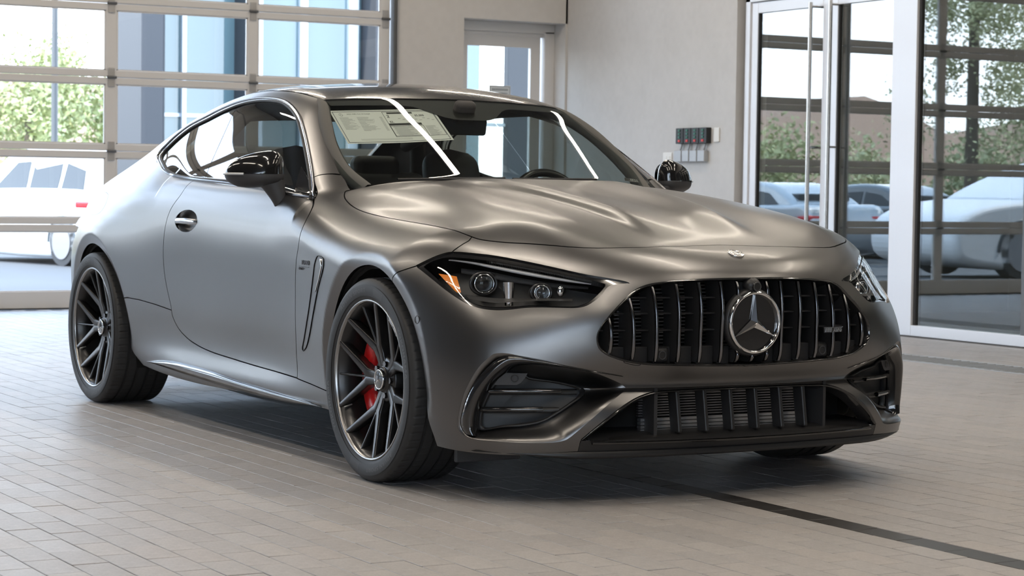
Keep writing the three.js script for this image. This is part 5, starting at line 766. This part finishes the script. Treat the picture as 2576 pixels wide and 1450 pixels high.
// price sheet behind the windscreen
{ const q = (px, py) => hit(px, py, -0.008), n = 10, P = [], U = [], id = []; const c = [[828, 279], [1088, 274], [1142, 352], [876, 362]];
  for (let j = 0; j <= n; j++) for (let i = 0; i <= n; i++) { const u = i / n, v = j / n, x = lerp(lerp(c[0][0], c[1][0], u), lerp(c[3][0], c[2][0], u), v), y = lerp(lerp(c[0][1], c[1][1], u), lerp(c[3][1], c[2][1], u), v) + 6 * Math.sin(Math.PI * u) * v * 0.4; const p = q(x, y); P.push(-p.x, p.y, p.z); U.push(u, 1 - v); }
  for (let j = 0; j < n; j++) for (let i = 0; i < n; i++) { const a = j * (n + 1) + i, b = a + n + 1; id.push(a, b, a + 1, a + 1, b, b + 1); }
  const g = new THREE.BufferGeometry(); g.setAttribute('position', new THREE.Float32BufferAttribute(P, 3)); g.setAttribute('uv', new THREE.Float32BufferAttribute(U, 2)); g.setIndex(id); g.computeVertexNormals();
  const sheet = canvas(1024, 400, (x, w, h) => { x.fillStyle = '#f4f5f0'; x.fillRect(0, 0, w, h); x.strokeStyle = '#223'; x.lineWidth = 5; x.strokeRect(22, 16, w - 44, h - 32); x.fillStyle = '#333'; x.strokeStyle = '#444'; x.lineWidth = 2; x.beginPath(); x.arc(90, 52, 17, 0, 7); x.moveTo(90, 52); x.lineTo(90, 35); x.moveTo(90, 52); x.lineTo(76, 61); x.moveTo(90, 52); x.lineTo(104, 61); x.stroke();
    x.font = '20px serif'; x.fillText('2026 AMG CLE 53 Coupe', 150, 52); x.fillStyle = '#777'; seed = 77; for (const [cx, k] of [[60, 16], [230, 18]]) for (let i = 0; i < k; i++) x.fillRect(cx, 84 + i * 9.5, 60 + rnd() * 110, 2.5); for (let i = 0; i < 18; i++) x.fillRect(452, 84 + i * 9.5, 26, 2.5);
    const bx = 505; x.strokeStyle = '#222'; x.lineWidth = 4; x.strokeRect(bx, 28, 490, 300); x.fillStyle = '#333'; x.fillRect(bx + 40, 34, 250, 18); x.fillStyle = '#222'; x.font = 'bold 46px sans-serif'; x.fillText('2', bx + 24, 96); x.font = 'bold 30px sans-serif'; x.fillText('$5,000', bx + 300, 88); x.fillText('$2,', bx + 22, 158); x.fillStyle = '#333'; x.fillRect(bx, 166, 320, 26); x.fillStyle = '#eee'; x.font = 'bold 16px sans-serif'; x.fillText('8  8', bx + 262, 185); x.fillStyle = '#888'; for (let i = 0; i < 22; i++) x.fillRect(bx + 12 + rnd() * 30, 206 + i * 5, 120 + rnd() * 130, 2); for (let i = 0; i < 20; i++) x.fillRect(bx + 340, 206 + i * 6, 60 + rnd() * 60, 2); for (let i = 0; i < 9; i++) x.fillRect(bx + 120 + i * 40, 108 + (i % 3) * 12, 26, 4); x.strokeRect(bx + 4, 200, 320, 118); x.fillStyle = '#999'; for (let i = 0; i < 3; i++) x.fillRect(150, 345 + i * 8, 500, 2); });
  part(car, 'price_sheet', g, std({ map: tex(sheet), roughness: 0.8, side: THREE.DoubleSide }), 'white printed price sheet behind the windscreen').material.name = 'price_sheet'; }
// ------------------------------------------------------------------ lettering and badges on the car
const font = await new FontLoader().loadAsync('fonts/droid/droid_sans_bold.typeface.json');
function textGeo(s, size, depth, slant = 0) { const g = new TextGeometry(s, { font, size, depth, curveSegments: 3, bevelEnabled: false }); g.computeBoundingBox(); const b = g.boundingBox; g.translate(-(b.min.x + b.max.x) / 2, -(b.min.y + b.max.y) / 2, 0); if (slant) g.applyMatrix4(new THREE.Matrix4().makeShear(0, 0, slant, 0, 0, 0)); return g; }
// on the right-hand wing the letters run forwards
{ const put = (g, px, py, lift) => { const p = hit(px, py), n = vgrad(p.x, p.y, p.z); n.x *= -1; const P = V3(-p.x, p.y, p.z), X = V3(0, 0, 1).addScaledVector(n, -n.z).normalize(), Y = n.clone().cross(X).normalize(); g.applyMatrix4(new THREE.Matrix4().makeBasis(X, Y, n)); return g.translate(P.x + n.x * lift, P.y + n.y * lift, P.z + n.z * lift); };
  part(wings[0], 'wing_lettering', put(textGeo('TURBO', 0.0165, 0.002, 0), 769, 661, 0.001), M.darkChrome, 'raised metal lettering');
  part(wings[0], 'badge_bar', put(new THREE.BoxGeometry(0.10, 0.0025, 0.002), 766, 671, 0.002), M.darkChrome);
  part(wings[0], 'wing_lettering', put(textGeo('4MATIC+', 0.0085, 0.002, 0), 759, 676, 0.001), M.darkChrome, 'small raised metal lettering'); }
// badge on the grille slats, left half of the car
{ const y = 0.543, s = 0.335, z = frontZ(s, y) + 0.012, b = grp(car, 'grille_badge', 'small silver lettered badge'); const T = (g) => g.rotateY(0.16).translate(s, y, z);
  part(b, 'badge_plate', T(capsuleBox(0.088, 0.017, 0.005, 0.002)), M.satin); part(b, 'badge_lettering', T(textGeo('AMG', 0.0125, 0.002, 0.2).translate(0.018, 0, 0.003)), M.chrome); for (let i = 0; i < 5; i++) part(b, 'badge_stripe', T(new THREE.BoxGeometry(0.0035, 0.013, 0.002).applyMatrix4(new THREE.Matrix4().makeShear(0, 0, 0.3, 0, 0, 0)).translate(-0.038 + i * 0.0062, 0, 0.0035)), M.chrome); part(b, 'badge_rim', T(new THREE.BoxGeometry(0.09, 0.0015, 0.006).translate(0, 0.0088, 0)), M.chrome); }
// plate number at the foot of the windscreen
{ const c = canvas(256, 40, (x, w, h) => { x.clearRect(0, 0, w, h); x.fillStyle = '#0a0a0a'; x.fillRect(0, 0, w, h); x.fillStyle = '#e8e8e8'; x.font = 'bold 30px monospace'; x.fillText('TF110787', 50, 30); x.fillRect(40, 34, 180, 3); }); const m = std({ map: tex(c), roughness: 0.5, side: THREE.DoubleSide }); m.name = 'number_strip';
  const q = (px, py) => { const d = rayDir(px, py).normalize(); let t = 4.5; while (t < 12 && skin(Math.abs(CAM.x + d.x * t), CAM.y + d.y * t, CAM.z + d.z * t) > -0.004) t += 0.002; return CAM.clone().addScaledVector(d, t); }; const A = [q(1570, 447), q(1640, 456), q(1642, 463), q(1572, 455)]; const g = new THREE.BufferGeometry(); g.setAttribute('position', new THREE.Float32BufferAttribute(A.flatMap((p) => [p.x, p.y, p.z]), 3)); g.setAttribute('uv', new THREE.Float32BufferAttribute([0, 1, 1, 1, 1, 0, 0, 0], 2)); g.setIndex([0, 3, 1, 1, 3, 2]); g.computeVertexNormals(); part(car, 'number_strip', g, m, 'printed number strip at the foot of the windscreen'); }
// ------------------------------------------------------------------ outside
{ const g = struct('ground_outside', 'pale concrete yard outside the overhead doors', 'ground'); M.yard = std({ color: rgb(0.115, 0.12, 0.13), map: plasterMap, roughness: 0.9 }); M.yard.name = 'yard';
  { const rows = []; for (const [z, y] of [[-75, -0.29], [-20, -0.29], [-17, -0.22], [-14, -0.06], [-12, -0.02], [ZA - 0.32, -0.02], [ZA - 0.32, -0.5]]) rows.push([-60, -20, 0, 20, 70].map((x) => V3(x, y, z))); const yg = gridGeo(rows); yg.setAttribute('uv', new THREE.Float32BufferAttribute(rows.flatMap((r) => r.flatMap((p) => [p.x * 0.2, p.z * 0.2])), 2)); M.yard.side = THREE.DoubleSide; mesh('yard_slab', yg, M.yard, g); }
  mesh('yard_slab', uvm(box(-60, 70, -0.5, -0.02, ZF + 0.3, 60), 0.2), M.yard, g);
  const k = struct('kerb_outside', 'long pale kerb at the far side of the yard', 'kerb'); mesh('kerb_stone', box(-50, 28, -0.3, -0.14, -40.2, -40), M.alumGrey, k); M.lawn = std({ color: rgb(0.16, 0.20, 0.06), roughness: 1 }); mesh('verge', box(-60, 30, -0.32, -0.16, -75, -40.2), M.lawn, k); mesh('verge', box(-60, 70, -0.02, 0.1, 40, 60), M.lawn, k); }
// trees: trunk and a crown of many small leaf blades
M.bark = std({ color: rgb(0.09, 0.07, 0.05), roughness: 0.9 });
const leafM = [[0.36, 0.37, 0.19], [0.42, 0.42, 0.24], [0.30, 0.32, 0.18]].map((c, i) => { const m = std({ color: rgb(...c), roughness: 0.9, side: THREE.DoubleSide }); m.name = 'leaf_' + 'abc'[i]; return m; });
let nTree = 0;
function tree(x, z, h, w, kind, label, base = 0, leaf = 1, more = 1) {
  const t = thing('tree' + (nTree ? '_' + String(nTree).padStart(3, '0') : ''), label, 'tree', 'trees round the yard'); nTree++; t.position.set(x, base, z); seed = 900 + nTree * 17;
  mesh('trunk', new THREE.CylinderGeometry(0.07 * w / 2, 0.12 * w / 2, h * 0.7, 10).translate(0, h * 0.35, 0), M.bark, t);
  const n = Math.round(5200 * more * Math.min(2.2, h * w / 14)), P = [], cl = []; for (let k = 0; k < 26; k++) { const v = rnd(), a = rnd() * 6.283, r = Math.sqrt(rnd()) * w / 2 * Math.sqrt(Math.max(0.05, 1 - Math.abs(2 * v - 0.8) ** 2 * 0.65)); cl.push([Math.cos(a) * r, h * (0.2 + 0.75 * v), Math.sin(a) * r, w * (0.13 + 0.12 * rnd())]); }
  for (let i = 0; i < n; i++) { const c = cl[Math.floor(rnd() * cl.length)], p = V3(c[0] + (rnd() + rnd() + rnd() - 1.5) * c[3] * 1.1, c[1] + (rnd() + rnd() + rnd() - 1.5) * c[3] * 1.5, c[2] + (rnd() + rnd() + rnd() - 1.5) * c[3] * 1.1), s = (0.05 + 0.07 * rnd()) * leaf, u = V3(rnd() - 0.5, rnd() - 0.5, rnd() - 0.5).normalize(), v = V3(rnd() - 0.5, rnd() - 0.5, rnd() - 0.5).cross(u).normalize(); for (const [a, b] of [[-1, 0], [0, 0.5], [1, 0], [-1, 0], [1, 0], [0, -0.5]]) { const q = p.clone().addScaledVector(u, a * s).addScaledVector(v, b * s); P.push(q.x, q.y, q.z); } }
  const g = new THREE.BufferGeometry(); g.setAttribute('position', new THREE.Float32BufferAttribute(P, 3)); g.computeVertexNormals(); const c = mesh('foliage', g, leafM[kind], t); c.userData.kind = 'stuff';
}
seed = 31; // hedge-like row beyond the kerb, seen through the overhead door, and trees further along that the glass front mirrors
for (const [x, z, h, w, k] of [[7.6, -46, 4.6, 3.0, 1], [12.2, -46, 4.6, 3.0, 0], [16.8, -46, 5.4, 3.0, 1], [21.4, -47, 5.6, 3.0, 2], [3.0, -46, 4.2, 3.0, 0], [-1.6, -46, 4.0, 3.0, 2], [9.9, -51, 4.9, 3.0, 2], [14.5, -51, 5.3, 3.0, 0], [5.3, -51, 4.7, 3.0, 1], [19.1, -52, 5.7, 3.0, 1]]) tree(x, z, h, w, k, 'leafy light green tree in the row beyond the yard', -0.18);
for (const [x, z, h, w, k] of [[-10.6, -21.5, 8.5, 2.4, 1], [-13.8, -22.5, 9.0, 2.6, 0], [-5.9, -23, 5.6, 1.2, 1]]) tree(x, z, h, w, k, 'tall slim bright green tree near the parking row', -0.30, 0.5, 2.2);
for (const [x, z, h, w, k] of [[-15, -38, 2.7, 2.6, 2], [-18.5, -38, 2.9, 2.6, 0], [-22, -38, 2.6, 2.6, 1], [-25.5, -38, 2.9, 2.6, 2], [-29, -38, 2.9, 2.6, 0]]) tree(x, z, h, w, k, 'dark green tree standing far along the yard', -0.30);
for (const [x, z, h, w, k] of [[-14, 27, 7, 4.2, 0], [-9, 30, 8, 4.4, 1], [-4, 27, 6, 4, 2]]) tree(x, z, h, w, k, 'tree outside the overhead door of the next lane', 0.05);
{ const p = thing('lamp_post', 'tall slim dark lamp post in the yard behind the overhead door', 'lamp post'); const q = onPlane(137, 360, 'z', -30); mesh('post', new THREE.CylinderGeometry(0.055, 0.065, 9.3, 16).translate(q.x, 4.35, -30), M.darkSteel, p); mesh('lamp_head', rbox(q.x - 0.6, q.x + 0.1, 8.9, 9.0, -30.15, -29.85, 0.03), M.darkSteel, p); }
// hillside with brown scrub far off
{ const h = struct('hill_far', 'low brown hillside beyond the trees', 'hill'); M.hill = std({ color: rgb(0.26, 0.17, 0.12), roughness: 1 }); M.hill.name = 'hill'; const rows = []; for (let j = 0; j <= 3; j++) { const r = []; for (let i = 0; i <= 40; i++) { const x = lerp(-75, 25, i / 40); r.push(V3(x, (j === 0 ? -0.5 : 4.4 + 0.8 * Math.sin(i * 0.7) + 0.5 * Math.sin(i * 1.9)) * (j === 3 ? 0.6 : 1), [-62, -70, -78, -100][j])); } rows.push(r); } mesh('slope', gridGeo(rows), M.hill, h); }
// a glass fronted wing of the building
{ const b = thing('glass_building', 'glass fronted building wing with grey columns outside the overhead door', 'building'); const z = -20; const X = (px) => onPlane(px, 300, 'z', z).x;
  M.facadeGlass = phy({ color: rgb(0.13, 0.19, 0.20), metalness: 0, roughness: 0.02, ior: 1.6 }); M.facadeGlass.name = 'facade_glass'; M.column = std({ color: rgb(0.05, 0.05, 0.054), roughness: 0.6 });
  const col = (a, c, zz = 0.35, y1 = 7) => mesh('column', rbox(X(a), X(c), -0.29, y1, z - 0.1, z + zz, 0.01), M.column, b); col(298, 352, 0.9); col(354, 392, 0.35); col(588, 622, 0.4); col(905, 935, 0.5);
  const cells = [392, 452, 464, 505, 545, 588], F = M.alumWhite; for (const [a, c] of [[392, 452], [464, 505], [505, 545], [545, 588], [655, 748], [768, 800], [820, 870], [895, 905]]) { for (const [y0, y1] of [[-0.29, 1.95], [2.0, 4.2], [4.25, 7]]) mesh('facade_pane', box(X(a), X(c), y0, y1, z - 0.05, z), M.facadeGlass, b); }
  for (const [a, c] of [[452, 464], [748, 768], [870, 895], [935, 990], [622, 655]]) mesh('facade_mullion', rbox(X(a), X(c), -0.29, 7, z - 0.06, z + 0.08, 0.01), F, b); mesh('facade_pane', box(X(800), X(820), -0.29, 7, z - 0.05, z), M.facadeGlass, b);
  mesh('facade_beam', box(X(392), X(1500), 1.95, 2.0, z - 0.05, z + 0.02), F, b); mesh('facade_beam', box(X(392), X(1500), 4.2, 4.25, z - 0.05, z + 0.02), F, b); mesh('parapet', box(X(298), X(1700), 7, 7.6, z - 0.3, z + 0.95), F, b);
  mesh('facade_mullion', rbox(X(1270), X(1420), -0.29, 7, z - 0.06, z + 0.08, 0.01), M.column, b); mesh('facade_pane', box(X(1160), X(1205), -0.29, 7, z - 0.05, z), M.facadeGlass, b); mesh('facade_pane', box(X(990), X(1160), -0.29, 7, z - 0.05, z), M.facadeGlass, b); mesh('facade_pane', box(X(1420), X(1800), -0.29, 7, z - 0.05, z), M.facadeGlass, b); }
// parked cars: side profile with rounded edges, windows, wheels, lamps
M.carWhite = phy({ color: rgb(0.74, 0.75, 0.76), roughness: 0.4, ior: 1.4 }); M.carGlass = phy({ color: rgb(0.03, 0.035, 0.04), roughness: 0.25, ior: 1.35 }); M.carSilver = phy({ color: rgb(0.35, 0.37, 0.39), metalness: 0.6, roughness: 0.35, clearcoat: 1 }); M.carDark = phy({ color: rgb(0.04, 0.05, 0.06), roughness: 0.3, clearcoat: 1 }); M.tail = std({ color: rgb(0.45, 0.01, 0.02), roughness: 0.25 }); M.rim = std({ color: rgb(0.5, 0.5, 0.51), metalness: 0.9, roughness: 0.3 });
let nPark = 0;
function parked(x, y, z, turn, kind, mat, label) {
  const g = thing('parked_car' + (nPark ? '_' + String(nPark).padStart(3, '0') : ''), label, 'car'); nPark++; g.position.set(x, y, z); g.rotation.y = turn; const suv = kind === 'suv';
  const B = suv ? [[-2.25, 0.42], [-2.3, 0.75], [-2.22, 1.06], [-2.05, 1.1], [2.0, 1.06], [2.3, 0.98], [2.38, 0.75], [2.36, 0.42], [2.1, 0.30], [-2.1, 0.30]] : [[-2.35, 0.4], [-2.4, 0.7], [-2.28, 0.98], [-1.7, 1.0], [1.2, 0.92], [2.15, 0.78], [2.38, 0.62], [2.38, 0.35], [2.1, 0.24], [-2.2, 0.26]];
  const T = suv ? [[-2.18, 1.0], [-1.98, 1.62], [-1.6, 1.74], [0.3, 1.76], [0.75, 1.66], [1.35, 1.06]] : [[-1.85, 0.95], [-1.1, 1.34], [-0.5, 1.43], [0.2, 1.40], [0.6, 1.28], [1.35, 0.90]];
  const ext = (l, d, bev) => { const s = new THREE.Shape(); s.setFromPoints(outline(l.map((p) => [p[0], p[1]]), true, 6).map((p) => new THREE.Vector2(p[0], p[1]))); return new THREE.ExtrudeGeometry(s, { depth: d, bevelEnabled: true, bevelThickness: bev, bevelSize: bev * 0.7, bevelSegments: 5, curveSegments: 8 }).translate(0, 0, -d / 2); };
  mesh('car_body', ext(B, 1.6, 0.12), mat, g); const cab = ext(T, 1.2, 0.12); const p = cab.attributes.position; for (let i = 0; i < p.count; i++) { const k = clamp((p.getY(i) - 0.95) / 0.75, 0, 1); p.setZ(i, p.getZ(i) * lerp(1.16, 0.9, k)); } cab.computeVertexNormals(); mesh('car_roof', cab, mat, g);
  const W = suv ? [[[-1.85, 1.12], [-1.78, 1.5], [-1.2, 1.62], [-1.15, 1.12]], [[-1.05, 1.12], [-1.08, 1.62], [-0.2, 1.65], [-0.18, 1.12]], [[-0.08, 1.12], [-0.1, 1.65], [0.35, 1.63], [1.05, 1.12]]] : [[[-1.5, 1.0], [-0.95, 1.3], [-0.5, 1.35], [-0.5, 0.99]], [[-0.42, 0.99], [-0.42, 1.36], [0.15, 1.33], [0.5, 1.24], [1.0, 0.95]]];
  for (const s of [-1, 1]) { for (const w of W) { const sh = new THREE.Shape(w.map((q) => new THREE.Vector2(q[0], q[1]))), wg = new THREE.ExtrudeGeometry(sh, { depth: 0.03, bevelEnabled: false }); const pp = wg.attributes.position; for (let i = 0; i < pp.count; i++) { const k = clamp((pp.getY(i) - 0.95) / 0.75, 0, 1), zz = 0.72 * lerp(1.16, 0.9, k) * 1.0 - 0.005; pp.setZ(i, s * (zz + (pp.getZ(i) - 0.015) * s * 1.0)); } wg.computeVertexNormals(); mesh('car_window', wg, M.carGlass, g).material.side = THREE.DoubleSide; }
    for (const wx of [-1.42, 1.45]) { const r = suv ? 0.37 : 0.34; const wh = mesh('car_wheel', new THREE.CylinderGeometry(r, r, 0.24, 32).rotateX(Math.PI / 2).translate(wx, r, s * 0.80), M.rubber, g); mesh('wheel_rim', new THREE.CylinderGeometry(r * 0.72, r * 0.72, 0.02, 28).rotateX(Math.PI / 2).translate(wx, r, s * 0.925), M.rim, wh); const ar = new THREE.TorusGeometry(r + 0.035, 0.05, 10, 30, Math.PI).translate(wx, r, s * 0.885); mesh('wheel_arch', ar, M.carDark, g); }
    mesh('tail_lamp', rbox(suv ? -2.42 : -2.46, suv ? -1.8 : -2.1, suv ? 0.9 : 0.78, suv ? 1.04 : 0.9, s * 0.73 - 0.2, s * 0.73 + 0.2, 0.05), M.tail, g); mesh('wing_mirror', new THREE.SphereGeometry(0.11, 14, 10).scale(0.7, 0.7, 1).translate(0.8, suv ? 1.14 : 0.98, s * 1.02), suv ? M.carDark : mat, g); }
  mesh('rear_window', rbox(suv ? -2.235 : -1.72, suv ? -2.0 : -1.2, suv ? 1.18 : 1.02, suv ? 1.56 : 1.3, -0.6, 0.6, 0.04), M.carGlass, g); mesh('screen', new THREE.BoxGeometry(0.05, suv ? 0.68 : 0.6, 1.2).rotateZ(suv ? 0.75 : 1.03).translate(suv ? 1.08 : 1.02, suv ? 1.38 : 1.13, 0), M.carGlass, g);
  return g;
}
{ const q = onPlane(165, 600, 'z', -26); parked(q.x, -0.29, -26.0, 1.80, 'suv', M.carWhite, 'white sport utility car parked in the yard, tail towards the bay'); }
parked(-4.3, -0.03, -12.6, 0.08, 'saloon', M.carWhite, 'white saloon parked close outside the overhead door');
for (const [x, z, m, l, t] of [[-9.5, -26, M.carSilver, 'silver car in the far parking row beside the dark one', 1.6], [-12.5, -26.5, M.carDark, 'dark car in the far parking row', 1.5], [-15.5, -26, M.carWhite, 'white car at the end of the far parking row', 1.6], [-7, -27, M.carWhite, 'white car in the far parking row nearest the tall trees', 1.55]]) parked(x, -0.29, z, t, 'saloon', m, l);
scene.traverse((o) => { if (o.isMesh) { o.castShadow = true; o.receiveShadow = true; } });
renderer.render(scene, camera);
